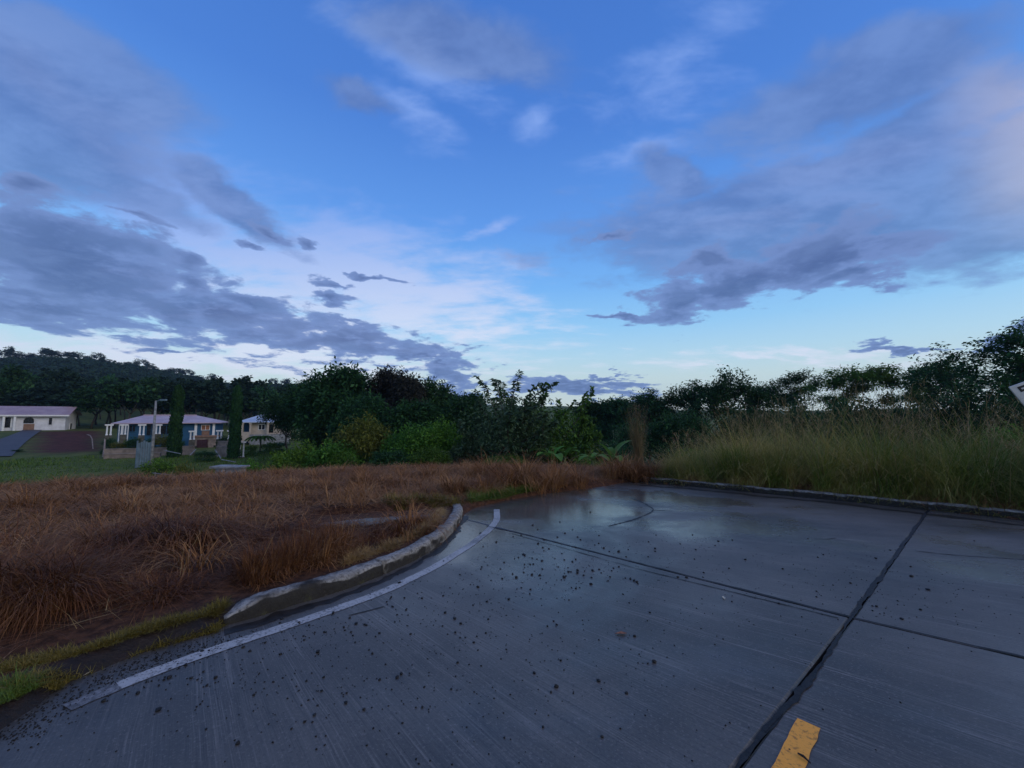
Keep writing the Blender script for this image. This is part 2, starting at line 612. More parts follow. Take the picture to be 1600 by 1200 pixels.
def ground_z(x, y, fine=True):
    x = np.asarray(x, float)
    y = np.asarray(y, float)
    r = np.hypot(x, y)
    phi = np.arctan2(x, y)
    zr = -S * np.clip(y, -25, 20)
    sd = road_sd(x, y)
    leftw = smooth01(-phi, 0.1, 0.5)
    zf = zr + 0.10 * smooth01(sd, -0.02, 0.12)
    zf = zf + smooth01(sd, 0.2, 1.0) * (r < 40) * (0.04 + 0.14 * np.abs(fbm(x * 0.9, y * 0.9, 3)))
    zf = np.where(in_poly(x, y, PATCH), zr + 0.09, zf)
    # valley beyond the field
    terrace = -2.9 + 0.2 * fbm(x / 9, y / 9, 5)
    dip = -4.1
    zv = dip + (terrace - dip) * smooth01(r, 39, 47) * leftw
    rise = -2.9 + 2.3 * smooth01(r, 60, 96)
    zv = zv + (rise - terrace) * smooth01(r, 50, 64) * leftw
    rid = np.interp(phi, _phi, _tan)
    hz = 1.6 + rid * 500
    far = smooth01(r, 95, 500) ** 1.25
    zv = zv + (hz - zv) * far
    zv = zv - smooth01(r, 505, 900) * (hz + 2) * 0.8
    zv = zv + smooth01(r, 100, 220) * 7 * fbm(x / 60, y / 60, 9) * (1 - smooth01(r, 380, 480))
    k = smooth01(r + 1.0 * vnoise(x / 5, y / 5, 2), 15.5, 25)
    behind = smooth01(-y, 0, 6)
    k = k * (1 - behind) + behind * smooth01(r, 60, 120)
    z = zf * (1 - k) + zv * k
    z = np.where(sd < 0, zr - 0.16 * smooth01(-sd, 0.0, 0.12) - 0.02, z)
    return z


def gz(x, y):
    return float(ground_z(np.array([x]), np.array([y]))[0])


def build_ground():
    nx, ny = 420, 420
    a, b = 2.6, math.asinh(1600 / 2.6)
    tx = np.linspace(-1, 1, nx)
    xs = a * np.sinh(b * tx)
    ys = 5.0 + a * np.sinh(b * np.linspace(-0.86, 1, ny))
    X, Y = np.meshgrid(xs, ys)
    Z = ground_z(X.ravel(), Y.ravel())
    verts = np.stack([X.ravel(), Y.ravel(), Z], 1)
    i = np.arange(nx * ny).reshape(ny, nx)
    q = np.stack([i[:-1, :-1], i[:-1, 1:], i[1:, 1:], i[1:, :-1]], -1).reshape(-1, 4)
    me = quads_mesh('ground', verts, q, None, smooth=True)
    x, y = X.ravel(), Y.ravel()
    r = np.hypot(x, y)
    phi = np.arctan2(x, y)
    n = fbm(x / 6, y / 6, 21)
    green = smooth01(r + 4 * n, 23, 27) * 0.9
    # bare red earth: a cut bank under the white house and the bank of the terrace
    upx = 800 + F * x / np.maximum(y, 1)
    cut = smooth01(upx, 52, 70) * smooth01(-upx, -168, -158) * smooth01(r, 66, 70) * smooth01(-r, -93, -89)
    bank = smooth01(r, 37, 40) * smooth01(-r, -46, -44) * smooth01(upx + 60 * n, 130, 180) * smooth01(-upx, -300, -240)
    red = np.clip(cut + 0.8 * bank, 0, 1)
    mud = smooth01(-road_sd(x, y), -.34, -.10) * smooth01(-x, 1.0, 1.4) * (r < 5)
    for nm, v in (('green', green), ('red', red), ('mud', mud), ('field', 1 - smooth01(r, 20, 24))):
        at_ = me.attributes.new(nm, 'FLOAT', 'POINT')
        at_.data.foreach_set('value', v.astype(np.float32))
    m, t = material('ground_soil')
    pos = t.n('ShaderNodeNewGeometry').outputs['Position']
    n1 = t.noise(pos, 1.3, 7, 0.65)
    n2 = t.noise(pos, 14, 6, 0.65)
    soil = t.mix(t.step(n2, 0.35, 0.65), rgb(.030, .013, .008), rgb(.100, .045, .024))
    soil = t.mix(t.m('MULTIPLY', t.step(n1, 0.5, 0.75), 0.6), soil, rgb(.085, .040, .022))
    grn = t.mix(t.step(t.noise(pos, 0.5, 7, 0.7), 0.3, 0.7), rgb(.040, .070, .014), rgb(.11, .135, .03))
    rede = t.mix(t.step(n1, 0.3, 0.7), rgb(.040, .012, .010), rgb(.085, .028, .020))
    ga = t.n('ShaderNodeAttribute', attribute_name='green').outputs['Fac']
    ra = t.n('ShaderNodeAttribute', attribute_name='red').outputs['Fac']
    c = t.mix(ga, soil, grn)
    c = t.mix(ra, c, rede)
    ma = t.n('ShaderNodeAttribute', attribute_name='mud').outputs['Fac']
    c = t.mix(t.m('MULTIPLY', ma, 0.9), c, rgb(.016, .014, .013))
    finish(t, principled(t, c, t.m('SUBTRACT', 0.9, t.m('MULTIPLY', ma, 0.4)), 0.2, bump(t, n2, 0.8, 0.04)))
    me.materials.append(m)
    return tag(link('ground', me), kind='structure')


build_ground()


# ------------------------------------------------------------------ road
def concrete_mat():
    m, t = material('wet_concrete')
    pos = t.n('ShaderNodeNewGeometry').outputs['Position']
    cx, cy = g2(300, 752)
    rel = t.vm('SUBTRACT', pos, (cx, cy, 0))
    rx, ry, rz = t.sep(rel)
    wob = t.noise(pos, 0.35, 3, 0.5)
    ang = t.m('ADD', t.m('ARCTAN2', ry, rx), t.m('MULTIPLY', wob, 0.014))
    rad = t.vm('LENGTH', t.comb(rx, ry, 0))
    fine = t.noise(t.comb(t.m('MULTIPLY', ang, 1.0), t.m('MULTIPLY', rad, 0.0009), 0), 1150, 3, 0.75)
    wide = t.noise(t.comb(t.m('MULTIPLY', ang, 1.0), t.m('MULTIPLY', rad, 0.004), 3), 70, 5, 0.65)
    blot = t.noise(pos, 0.55, 6, 0.6)
    grit = t.noise(pos, 60, 5, 0.7)
    wet = t.noise(pos, 0.33, 5, 0.62, 0.4)
    c = t.mix(t.step(blot, 0.3, 0.7), rgb(.044, .041, .037), rgb(.108, .099, .088))
    c = t.mix(t.m('MULTIPLY', t.m('MULTIPLY', t.step(fine, 0.48, 0.68), 0.85), t.step(wide, 0.42, 0.66)), c, rgb(.20, .182, .168))
    c = t.mix(t.m('MULTIPLY', t.step(fine, 0.48, 0.28), 0.65), c, rgb(.026, .024, .023))
    c = t.mix(t.m('MULTIPLY', t.step(grit, 0.54, 0.70), 0.6), c, rgb(.20, .18, .17))
    c = t.mix(t.m('MULTIPLY', t.step(grit, 0.46, 0.32), 0.6), c, rgb(.022, .02, .02))
    c = t.mix(t.m('MULTIPLY', t.step(t.noise(pos, 1.7, 6, 0.7), 0.58, 0.76), 0.5), c, rgb(.045, .036, .030))
    far_wet = t.m('MULTIPLY', t.step(t.sep(pos)[1], 3.5, 9.0), t.step(t.sep(pos)[0], 5.5, 1.0))
    wetf = t.step(t.m('ADD', wet, t.m('MULTIPLY', far_wet, 0.20)), 0.44, 0.68)
    rough = t.m('ADD', t.m('MULTIPLY', wetf, -0.33), t.m('ADD', 0.43, t.m('MULTIPLY', grit, 0.10)))
    h = t.m('ADD', t.m('MULTIPLY', fine, 1.0), t.m('MULTIPLY', grit, 0.8))
    b = t.n('ShaderNodeBump')
    t.put(b.inputs['Strength'], t.m('SUBTRACT', 0.40, t.m('MULTIPLY', wetf, 0.30)))
    b.inputs['Distance'].default_value = 0.004
    t.t.links.new(h, b.inputs['Height'])
    finish(t, principled(t, c, rough, 0.5, b.outputs[0]))
    return m


MAT['concrete'] = concrete_mat()


def bitumen_mat():
    m, t = material('bitumen')
    pos = t.n('ShaderNodeNewGeometry').outputs['Position']
    n = t.noise(pos, 25, 5, 0.6)
    c = t.mix(t.step(n, 0.3, 0.7), rgb(.006, .007, .009), rgb(.02, .022, .026))
    finish(t, principled(t, c, t.m('ADD', 0.5, t.m('MULTIPLY', n, 0.3)), 0.3, bump(t, n, 0.7, 0.01)))
    return m


MAT['bitumen'] = bitumen_mat()


def paint_mat(name, col, under, lo, hi):
    m, t = material(name)
    pos = t.n('ShaderNodeNewGeometry').outputs['Position']
    n = t.noise(pos, 38, 7, 0.75)
    n2 = t.noise(pos, 3.5, 4, 0.6)
    f = t.m('ADD', n, t.m('MULTIPLY', t.m('SUBTRACT', n2, 0.5), 0.5))
    c = t.mix(t.step(f, lo, hi), under, col)
    c = t.mix(t.m('MULTIPLY', t.step(t.noise(pos, 90, 3, 0.6), 0.5, 0.8), 0.4), c, tuple(v * 0.55 for v in col[:3]) + (1,))
    finish(t, principled(t, c, 0.55, 0.35, bump(t, n, 0.4, 0.004)))
    return m


MAT['white_paint'] = paint_mat('worn_white_paint', rgb(.38, .38, .38), rgb(.11, .11, .11), 0.37, 0.55)
MAT['white_faded'] = paint_mat('faded_white_paint', rgb(.20, .20, .21), rgb(.08, .08, .08), 0.42, 0.66)
MAT['yellow_paint'] = paint_mat('yellow_paint', rgb(.86, .36, .045), rgb(.30, .13, .03), 0.30, 0.48)

road = empty('road', (0, 0, 0), kind='structure')


def extend(p, q, d):
    v = np.subtract(q, p)
    return tuple(np.add(q, v / np.linalg.norm(v) * d))


A0, A1, A2 = g2(1150, 1200), g2(1330, 965), g2(1446, 803)
B0, B1 = g2(748, 818), g2(1600, 1028)
A_back = extend(A1, A0, 7)
A_far = extend(A1, A2, 0.6)
B_left = extend(A1, g2(820, 835), 0)
B_left = extend(A1, B_left, 1.8)
B_right = extend(A1, B1, 9.0)
farL = (g2(700, 795)[0] - 0.2, g2(985, 750)[1] + 0.6)
JW = 0.012


def slab(poly, name='slab'):
    """one cast slab with an eased edge, inset from the joint lines"""
    P = np.array(poly)
    c = P.mean(0)
    if np.sum(P[:, 0] * np.roll(P[:, 1], -1) - np.roll(P[:, 0], -1) * P[:, 1]) < 0:
        P = P[::-1]

    def inset(P, d):
        out = []
        n = len(P)
        for i in range(n):
            e1 = P[i] - P[i - 1]
            e2 = P[(i + 1) % n] - P[i]
            n1 = np.array([-e1[1], e1[0]]) / np.linalg.norm(e1)
            n2 = np.array([-e2[1], e2[0]]) / np.linalg.norm(e2)
            b = (n1 + n2)
            b /= max(0.3, np.dot(b, n1))
            out.append(P[i] + b * d)
        return np.array(out)
    top, sh, bot = inset(P, JW + 0.014), inset(P, JW), inset(P, JW)
    vs = [(x, y, -S * y) for x, y in top] + [(x, y, -S * y - 0.010) for x, y in sh] + [(x, y, -S * y - 0.15) for x, y in bot]
    n = len(P)
    fs = [tuple(range(n))]
    for r0 in (0, n):
        for i in range(n):
            j = (i + 1) % n
            fs.append((r0 + i, r0 + n + i, r0 + n + j, r0 + j))
    mb = MB()
    mb.add(vs, fs)
    return mb.build(name, 'concrete', road)


slab([B_left, A1, A0, A_back, (-4.2, A_back[1] - 0.5), (-4.2, 0.5), g2(150, 985), g2(440, 900)])
slab([B_left, A1, A2, A_far, g2(1000, 744), (g2(700, 770)[0], g2(1000, 744)[1] - 0.3), g2(660, 800)])
slab([A1, B_right, (B_right[0] + 2, 4.6), g2(1620, 800), A_far, A2])
slab([A1, B_right, (27, -6.4), A_back, A0])


def strip(pts, width, lift, mat, name, seed=0, wn=0.0, parent=road, step_=0.05, fr=9.0, taper=False):
    """a flat ribbon laid along a polyline on the road plane"""
    P = np.array(pts, float)
    seg = np.hypot(*(P[1:] - P[:-1]).T)
    s = np.concatenate([[0], np.cumsum(seg)])
    n = max(3, int(s[-1] / step_))
    u = np.linspace(0, s[-1], n)
    x, y = np.interp(u, s, P[:, 0]), np.interp(u, s, P[:, 1])
    if len(P) > 3:
        k = max(1, int(0.25 / step_))
        ker = np.ones(2 * k + 1) / (2 * k + 1)
        xe = np.concatenate([x[0] - (x[k:0:-1] - x[0]), x, x[-1] - (x[-2:-k - 2:-1] - x[-1])])
        ye = np.concatenate([y[0] - (y[k:0:-1] - y[0]), y, y[-1] - (y[-2:-k - 2:-1] - y[-1])])
        x, y = np.convolve(xe, ker, 'valid'), np.convolve(ye, ker, 'valid')
    dx, dy = np.gradient(x), np.gradient(y)
    L = np.hypot(dx, dy)
    nx, ny = -dy / L, dx / L
    wl = width / 2 * (1 + wn * fbm(u * fr, u * 0 + seed, seed))
    wr = width / 2 * (1 + wn * fbm(u * fr, u * 0 + seed + 9, seed + 5))
    if taper:
        e = np.clip(np.minimum(u, s[-1] - u) / 0.4, 0.15, 1)
        wl, wr = wl * e, wr * e
    l = np.stack([x + nx * wl, y + ny * wl], 1)
    r = np.stack([x - nx * wr, y - ny * wr], 1)
    v = np.concatenate([np.c_[l, -S * l[:, 1] + lift], np.c_[r, -S * r[:, 1] + lift]])
    i = np.arange(n - 1)
    q = np.stack([i + n, i + n + 1, i + 1, i], 1)
    return link(name, quads_mesh(name, v, q, mat), parent)


strip([A_back, A0, g2(1190, 1148), g2(1258, 1072), g2(1292, 1026), A1], 0.022, 0.004, 'bitumen', 'joint_sealant', 2, 1.6)
strip([g2(1195, 1145), g2(1225, 1108), g2(1258, 1072), g2(1290, 1030)], 0.030, 0.006, 'bitumen', 'joint_sealant', 4, 2.0, taper=True, fr=11)
strip([A1, g2(1385, 889), A2, A_far], 0.036, 0.004, 'bitumen', 'joint_sealant', 5, 1.4)
strip([g2(760, 822), g2(820, 835), A1], 0.030, 0.005, 'bitumen', 'joint_sealant', 6, 1.3)
strip([g2(800, 834), g2(1000, 890), g2(1310, 966)], 0.012, 0.004, 'bitumen', 'crack', 16, 1.5)
strip([A1, B1, B_right], 0.028, 0.005, 'bitumen', 'joint_sealant', 7, 1.4)
strip([g2(1430, 861), g2(1500, 869), g2(1600, 874), g2(1700, 882)], 0.016, 0.004, 'bitumen', 'crack', 8, 1.6)
strip([g2(984, 777), g2(1006, 786), g2(1024, 797), g2(1010, 805), g2(985, 814), g2(950, 822)], 0.035, 0.004, 'bitumen', 'crack', 9, 1.6)
strip([g2(1018, 797), g2(1050, 799)], 0.03, 0.004, 'bitumen', 'crack', 10, 1.6)
strip([g2(545, 962), g2(575, 955), g2(600, 948)], 0.012, 0.004, 'bitumen', 'crack', 11, 1.5)
strip([g2(1272, 842), g2(1290, 843), g2(1306, 841)], 0.02, 0.004, 'bitumen', 'crack', 12, 1.5)

LINE = [g2(*p) for p in [(185, 1072), (255, 1044), (300, 1028), (400, 994), (480, 968), (600, 925), (680, 886), (735, 852), (765, 828), (777, 812), (776, 796)]]
strip(LINE, 0.12, 0.004, 'white_paint', 'edge_line', 3, 0.10, step_=0.03)
strip([g2(105, 1107), g2(145, 1089), g2(185, 1072)], 0.115, 0.004, 'white_faded', 'edge_line', 6, 0.3, step_=0.02)
yd = np.subtract(g2(1264, 1131), g2(1232, 1200))
Y0 = np.array(g2(1264, 1131))
strip([Y0, Y0 + yd * -0.5, Y0 - yd * 1.0, Y0 - yd * 7.0], 0.105, 0.004, 'yellow_paint', 'centre_line_dash', 8, 0.12, step_=0.02)


# ------------------------------------------------------------------ kerbs
def kerb_mat(name, bias):
    m, t = material(name)
    pos = t.n('ShaderNodeNewGeometry').outputs['Position']
    nrm = t.n('ShaderNodeNewGeometry').outputs['Normal']
    n = t.noise(pos, 9, 7, 0.7)
    n2 = t.noise(pos, 2.2, 5, 0.6)
    c = t.mix(t.step(n, 0.3, 0.7), rgb(.15, .14, .13), rgb(.36, .35, .33))
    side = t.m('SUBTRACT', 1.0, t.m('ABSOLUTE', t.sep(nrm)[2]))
    blotching = t.m('MULTIPLY', t.step(t.m('ADD', t.m('ADD', n2, bias), t.m('MULTIPLY', t.step(side, 0.35, 0.9), 0.42)), 0.60, 0.80), 0.95)  # near-black noise blotches, heavier on vertical faces
    blotching = t.m('MULTIPLY', blotching, t.step(n, 0.22, 0.42))
    c = t.mix(blotching, c, rgb(.022, .020, .019))
    c = t.mix(t.m('MULTIPLY', t.step(t.noise(pos, 26, 6, 0.75), 0.48, 0.66), 0.75), c, rgb(.045, .042, .036))
    c = t.mix(t.m('MULTIPLY', t.step(t.noise(pos, 5, 6, 0.7), 0.56, 0.72), 0.6), c, rgb(.075, .075, .035))
    finish(t, principled(t, c, 0.85, 0.12, bump(t, n, 1.0, 0.03)))
    return m


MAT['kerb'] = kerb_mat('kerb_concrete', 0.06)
MAT['kerb_black'] = kerb_mat('black_kerb_concrete', 0.12)
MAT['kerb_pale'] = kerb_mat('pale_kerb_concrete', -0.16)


def sweep_kerb(pts, side, parent, w=0.2, h=0.17, name='kerb_stone', seed=0, stub0=0.0, stub1=0.0, mat='kerb'):
    P = np.array(pts, float)
    seg = np.hypot(*(P[1:] - P[:-1]).T)
    s = np.concatenate([[0], np.cumsum(seg)])
    n = max(4, int(s[-1] / 0.035))
    u = np.linspace(0, s[-1], n)
    x, y = np.interp(u, s, P[:, 0]), np.interp(u, s, P[:, 1])
    if len(P) > 2:
        k = 4
        ker = np.ones(2 * k + 1) / (2 * k + 1)
        xs, ys = np.convolve(x, ker, 'valid'), np.convolve(y, ker, 'valid')
        x[k:-k], y[k:-k] = xs, ys
    dx, dy = np.gradient(x), np.gradient(y)
    L = np.hypot(dx, dy)
    nx, ny = side * -dy / L, side * dx / L
    prof = [(0.0, -0.10), (0.0, 0.05), (0.004, 0.115), (0.014, 0.148), (0.036, 0.164), (0.10, 0.168), (0.165, 0.166), (0.19, 0.150), (0.20, 0.10), (0.20, -0.10)]
    prof = [(a * w / 0.2, b * (h / 0.168 if b > 0 else 1)) for a, b in prof]
    V = []
    hs = np.ones(n)
    if stub0:
        hs *= np.clip(0.25 + u / stub0, 0, 1) ** 0.6
    if stub1:
        hs *= np.clip(0.25 + (s[-1] - u) / stub1, 0, 1) ** 0.6
    for j, (a, b) in enumerate(prof):
        jx = 0.022 * fbm(u * 7, u * 0 + j * 0.7, seed) if b > 0 else 0
        jz = 0.020 * fbm(u * 3, u * 0 + j * 0.3, seed + 3) + 0.010 * fbm(u * 14, u * 0 + j * 2.5, seed + 4) if b > 0 else 0
        px_, py_ = x + nx * (a + jx), y + ny * (a + jx)
        V.append(np.stack([px_, py_, -S * py_ + (b * hs if b > 0 else b + 0 * hs) + jz], 1))
    V = np.array(V)
    m = len(prof)
    verts = V.reshape(-1, 3)
    fs = []
    for j in range(m - 1):
        for i in range(n - 1):
            q = (j * n + i, j * n + i + 1, (j + 1) * n + i + 1, (j + 1) * n + i)
            fs.append(q if side < 0 else q[::-1])
    c0 = tuple(j * n for j in range(m))
    c1 = tuple(j * n + n - 1 for j in range(m))
    fs += [c0, c1[::-1]]
    mb = MB()
    mb.add(verts, fs)
    o = mb.build(name, mat, parent)
    bm = bmesh.new()
    bm.from_mesh(o.data)
    bmesh.ops.recalc_face_normals(bm, faces=bm.faces)
    bm.to_mesh(o.data)
    bm.free()
    o.data.polygons.foreach_set('use_smooth', np.ones(len(o.data.polygons), dtype=bool))
    return o


kerb = empty('kerb', (0, 0, 0), 'pale curved concrete kerb with black blotching beside the brown dead grass', 'kerb')
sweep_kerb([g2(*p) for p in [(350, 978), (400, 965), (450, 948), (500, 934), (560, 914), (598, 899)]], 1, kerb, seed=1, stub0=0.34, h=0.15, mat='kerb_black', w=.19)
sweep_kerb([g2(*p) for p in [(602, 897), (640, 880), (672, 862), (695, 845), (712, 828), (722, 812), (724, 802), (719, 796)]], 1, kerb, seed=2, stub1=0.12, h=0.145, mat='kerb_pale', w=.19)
kerb_far = empty('kerb', (0, 0, 0), 'straight weathered kerb along the far side of the road under tall grass', 'kerb')
pr = [(1002, 753), (1060, 758), (1118, 764), (1178, 770), (1240, 776), (1305, 782), (1372, 789), (1450, 797), (1530, 805), (1620, 815)]
for k in range(len(pr) - 1):
    a, b = np.array(g2(*pr[k])), np.array(g2(*pr[k + 1]))
    e = (b - a) / np.linalg.norm(b - a) * 0.004
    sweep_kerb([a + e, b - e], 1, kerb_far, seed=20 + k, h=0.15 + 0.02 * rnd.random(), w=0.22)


MAT['gutter'] = simple('gutter_dirt', rgb(.022, .018, .015), .4, 12, 0.45)
strip([g2(*p) for p in [(350, 986), (400, 974), (450, 957), (500, 943), (560, 923), (640, 888), (690, 856), (716, 828), (727, 806)]], 0.10, 0.0035, 'gutter', 'gutter_dirt', 31, 1.5, step_=0.02, fr=5)
strip([g2(*p) for p in [(1000, 758), (1080, 764), (1160, 772), (1300, 786), (1450, 803), (1600, 821)]], 0.22, 0.0035, 'gutter', 'gutter_dirt', 35, 1.5, step_=0.04, fr=3)


# ------------------------------------------------------------------ wet old asphalt behind the kerb
def wet_patch():
    pts = [(455, 832), (500, 818), (560, 811), (630, 806), (690, 803), (694, 808), (660, 815), (610, 822), (560, 829), (500, 836)]
    P = [on_road(px, py, 0.135) for px, py in pts]
    m, t = material('wet_asphalt')
    pos = t.n('ShaderNodeNewGeometry').outputs['Position']
    n = t.noise(pos, 2.5, 6, 0.65)
    g = t.noise(pos, 70, 4, 0.7)
    c = t.mix(t.step(g, 0.4, 0.7), rgb(.018, .018, .02), rgb(.06, .06, .062))
    finish(t, principled(t, c, t.m('ADD', 0.26, t.m('MULTIPLY', t.step(n, 0.4, 0.65), 0.35)), 0.5, bump(t, g, 0.25, 0.006)))
    MAT['wet_asphalt'] = m
    mb = MB()
    n_ = len(P)
    mb.add(P + [p - np.array([0, 0, 0.12]) for p in P], [tuple(range(n_))[::-1]] + [(i, (i + 1) % n_, n_ + (i + 1) % n_, n_ + i) for i in range(n_)])
    return tag(mb.build('asphalt_path', 'wet_asphalt'), kind='structure')


wet_patch()
# ------------------------------------------------------------------ grasses
def blades(base, az, th0, L, bend, width, segs=4, tip=0.12, floor=True):
    """arching blades as quad strips; returns verts, quads, along"""
    n = len(base)
    cur = base.copy()
    ca, sa = np.cos(az), np.sin(az)
    V, Al = [], []
    for s in range(segs + 1):
        f = s / segs
        w = width * (1 - (1 - tip) * f ** 1.4) / 2
        off = np.stack([-sa * w, ca * w, 0 * w], 1)
        V.append(np.stack([cur - off, cur + off], 1))
        Al.append(np.full((n, 2), f))
        th = th0 - bend * (f + 0.5 / segs)
        stp = L / segs
        cur = cur + np.stack([np.cos(th) * ca * stp, np.cos(th) * sa * stp, np.sin(th) * stp], 1)
        if floor:
            cur[:, 2] = np.maximum(cur[:, 2], base[:, 2] + 0.008)
    V = np.stack(V, 1)                       # n, segs+1, 2, 3
    k = (segs + 1) * 2
    idx = np.arange(n)[:, None] * k
    qs = []
    for s in range(segs):
        a = idx + 2 * s
        qs.append(np.concatenate([a, a + 1, a + 3, a + 2], 1))
    return V.reshape(-1, 3), np.stack(qs, 1).reshape(-1, 4), np.stack(Al, 1).reshape(-1)


def merge(parts):
    vs, qs, al, k = [], [], [], 0
    for v, q, a in parts:
        vs.append(v)
        qs.append(q + k)
        al.append(a)
        k += len(v)
    return np.concatenate(vs), np.concatenate(qs), np.concatenate(al)


def U(a, b, n):
    return rng.uniform(a, b, n)


def fountain(cx, cy, nb, rad, L, w, th=(35, 85), bend=(60, 150), segs=4, lean=None, leanw=0.0):
    """clumps of dead grass that spill outward and down"""
    n = len(cx) * nb
    cx, cy = np.repeat(cx, nb), np.repeat(cy, nb)
    L_, rad_ = np.repeat(L, nb), np.repeat(rad, nb)
    az = U(0, 2 * np.pi, n)
    if lean is not None:
        az = np.where(U(0, 1, n) < leanw, lean + rng.normal(0, 0.6, n), az)
    rr = rad_ * np.sqrt(U(0, 1, n))
    x, y = cx + rr * np.cos(az), cy + rr * np.sin(az)
    base = np.stack([x, y, ground_z(x, y) - 0.01], 1)
    return blades(base, az + rng.normal(0, .35, n), np.radians(U(*th, n)), L_ * U(.5, 1.15, n), np.radians(U(*bend, n)), w * U(.7, 1.4, n), segs)


def field_mask(x, y):
    """the sprayed dead field left of the road, out to its crest"""
    sd = road_sd(x, y)
    r = np.hypot(x, y)
    upx = 800 + F * x / np.maximum(y, 0.3)
    return (sd > 0.32) & (upx < 1030) & (y > 0.4) & (r < 20) & ~in_poly(x, y, PATCH) & (x < g2(990, 750)[0] + 0.5)


def sample_field(n, r0, r1):
    x = U(-21, 5, n)
    y = U(0.4, 19, n)
    r = np.hypot(x, y)
    k = field_mask(x, y) & (r > r0) & (r < r1)
    return x[k], y[k]


parts = []
# close: flattened thatch with a few proud mounds
tx, ty = sample_field(90000, 2.0, 7.5)
sdv = road_sd(tx, ty)
k = sdv > 0.5
tx, ty = tx[k], ty[k]
nT = len(tx)
th_b = np.stack([tx, ty, ground_z(tx, ty) + U(0.0, 0.07, nT)], 1)
th = blades(th_b, U(0, 2 * np.pi, nT), np.radians(U(-4, 24, nT)), U(.18, .55, nT), np.radians(U(0, 40, nT)), U(.003, .007, nT), 3)
o = link('thatch', quads_mesh('thatch', *th[:2], 'thatch', th[2]))
tag(o, 'flattened dead stalks matted over the soil near the road', 'dead grass', kind='stuff')

# mounds
def mound_band(px0, px1, py0, py1, n, Lr, nb, w, radr=(.05, .2), leanto=None, leanw=0.0, lift=0.1, segs=4, th=(40, 88), bend=(70, 160)):
    px = U(px0, px1, n)
    if callable(py0):
        py = py0(px) + U(0, 1, n) * (py1)
    else:
        py = U(py0, py1, n)
    P = np.array([on_road(a, b, lift) for a, b in zip(px, py)])
    k = (road_sd(P[:, 0], P[:, 1]) > 0.25) & ~in_poly(P[:, 0], P[:, 1], PATCH)
    P = P[k]
    return fountain(P[:, 0], P[:, 1], nb, U(*radr, len(P)), U(*Lr, len(P)), w, th, bend, segs, leanto, leanw)


# bank of dead grass hanging behind the verge at the lower left
parts.append(mound_band(-300, 125, lambda p: 962 - 0.10 * p - 22, 34, 120, (.45, .8), 110, .006, (.05, .2), -0.9, .35, th=(50, 90)))
parts.append(mound_band(-300, 170, lambda p: 925 - 0.10 * p - 22, 50, 70, (.4, .7), 90, .006, (.05, .22)))
parts.append(mound_band(150, 330, lambda p: 935 - 0.16 * (p - 150) - 14, 40, 22, (.25, .45), 70, .005, (.05, .2), th=(20, 80)))
# sheaf standing behind the near kerb
parts.append(mound_band(520, 665, lambda p: 905 - 0.30 * (p - 385) - 8, 22, 70, (.08, .2), 60, .006, (.03, .15), -0.9, .25, th=(40, 92), bend=(10, 130)))
parts.append(mound_band(385, 540, lambda p: 905 - 0.30 * (p - 385) - 10, 24, 85, (.18, .38), 60, .006, (.03, .2), -0.9, .25, th=(40, 92), bend=(10, 130)))
parts.append(mound_band(385, 545, lambda p: 905 - 0.30 * (p - 385) - 10, 20, 60, (.2, .42), 14, .009, (.03, .2), -0.9, .3, th=(30, 85), bend=(0, 40)))
parts.append(mound_band(330, 560, lambda p: 868 - 0.20 * (p - 330) - 8, 20, 40, (.18, .34), 70, .005, (.04, .16)))
# the two big tussocks at left
for (a, b, L, nb, rd) in [(175, 872, .95, 420, .28), (150, 880, .7, 200, .2), (200, 868, .7, 200, .2), (275, 858, 1.0, 520, .36), (310, 858, .85, 260, .2), (240, 862, .85, 240, .2), (330, 850, .7, 160, .2),
                          (15, 885, .9, 300, .25), (-40, 900, .9, 300, .3), (60, 890, .6, 150, .2)]:
    P = on_road(a, b, .1)
    parts.append(fountain(np.array([P[0]]), np.array([P[1]]), nb, np.array([rd]), np.array([L]), .008, (45, 88), (90, 170), 5))
o = link('dead_grass', quads_mesh('dead_grass', *merge(parts)[:2], 'dry', merge(parts)[2]))
tag(o, 'red brown dead grass in drooping mounds behind the near kerb', 'dead grass', kind='stuff')

parts = []
cx, cy = sample_field(2600, 6.5, 12)
parts.append(fountain(cx, cy, 42, U(.05, .25, len(cx)), U(.22, .5, len(cx)) * (1 + .9 * fbm(cx * .8, cy * .8, 77)), .009, (30, 85), (50, 150), 3))
cx, cy = sample_field(2600, 11, 20)
parts.append(fountain(cx, cy, 40, U(.1, .4, len(cx)), U(.18, .42, len(cx)) * (1 + .9 * fbm(cx * .8, cy * .8, 77)), .014, (30, 85), (50, 140), 3))
mx, my = sample_field(110000, 6.5, 19.5)
nM = len(mx)
parts.append(blades(np.stack([mx, my, ground_z(mx, my) + U(0, .07, nM)], 1), U(0, 6.283, nM), np.radians(U(0, 35, nM)), U(.2, .55, nM), np.radians(U(0, 50, nM)), U(.008, .016, nM), 2))
# bigger drooping mounds standing out of the matted field
bx0, by0 = sample_field(1500, 5.5, 16)
bx0, by0 = bx0[:170], by0[:170]
parts.append(fountain(bx0, by0, 150, U(.12, .4, len(bx0)), U(.5, .85, len(bx0)), .010, (45, 88), (90, 165), 4))
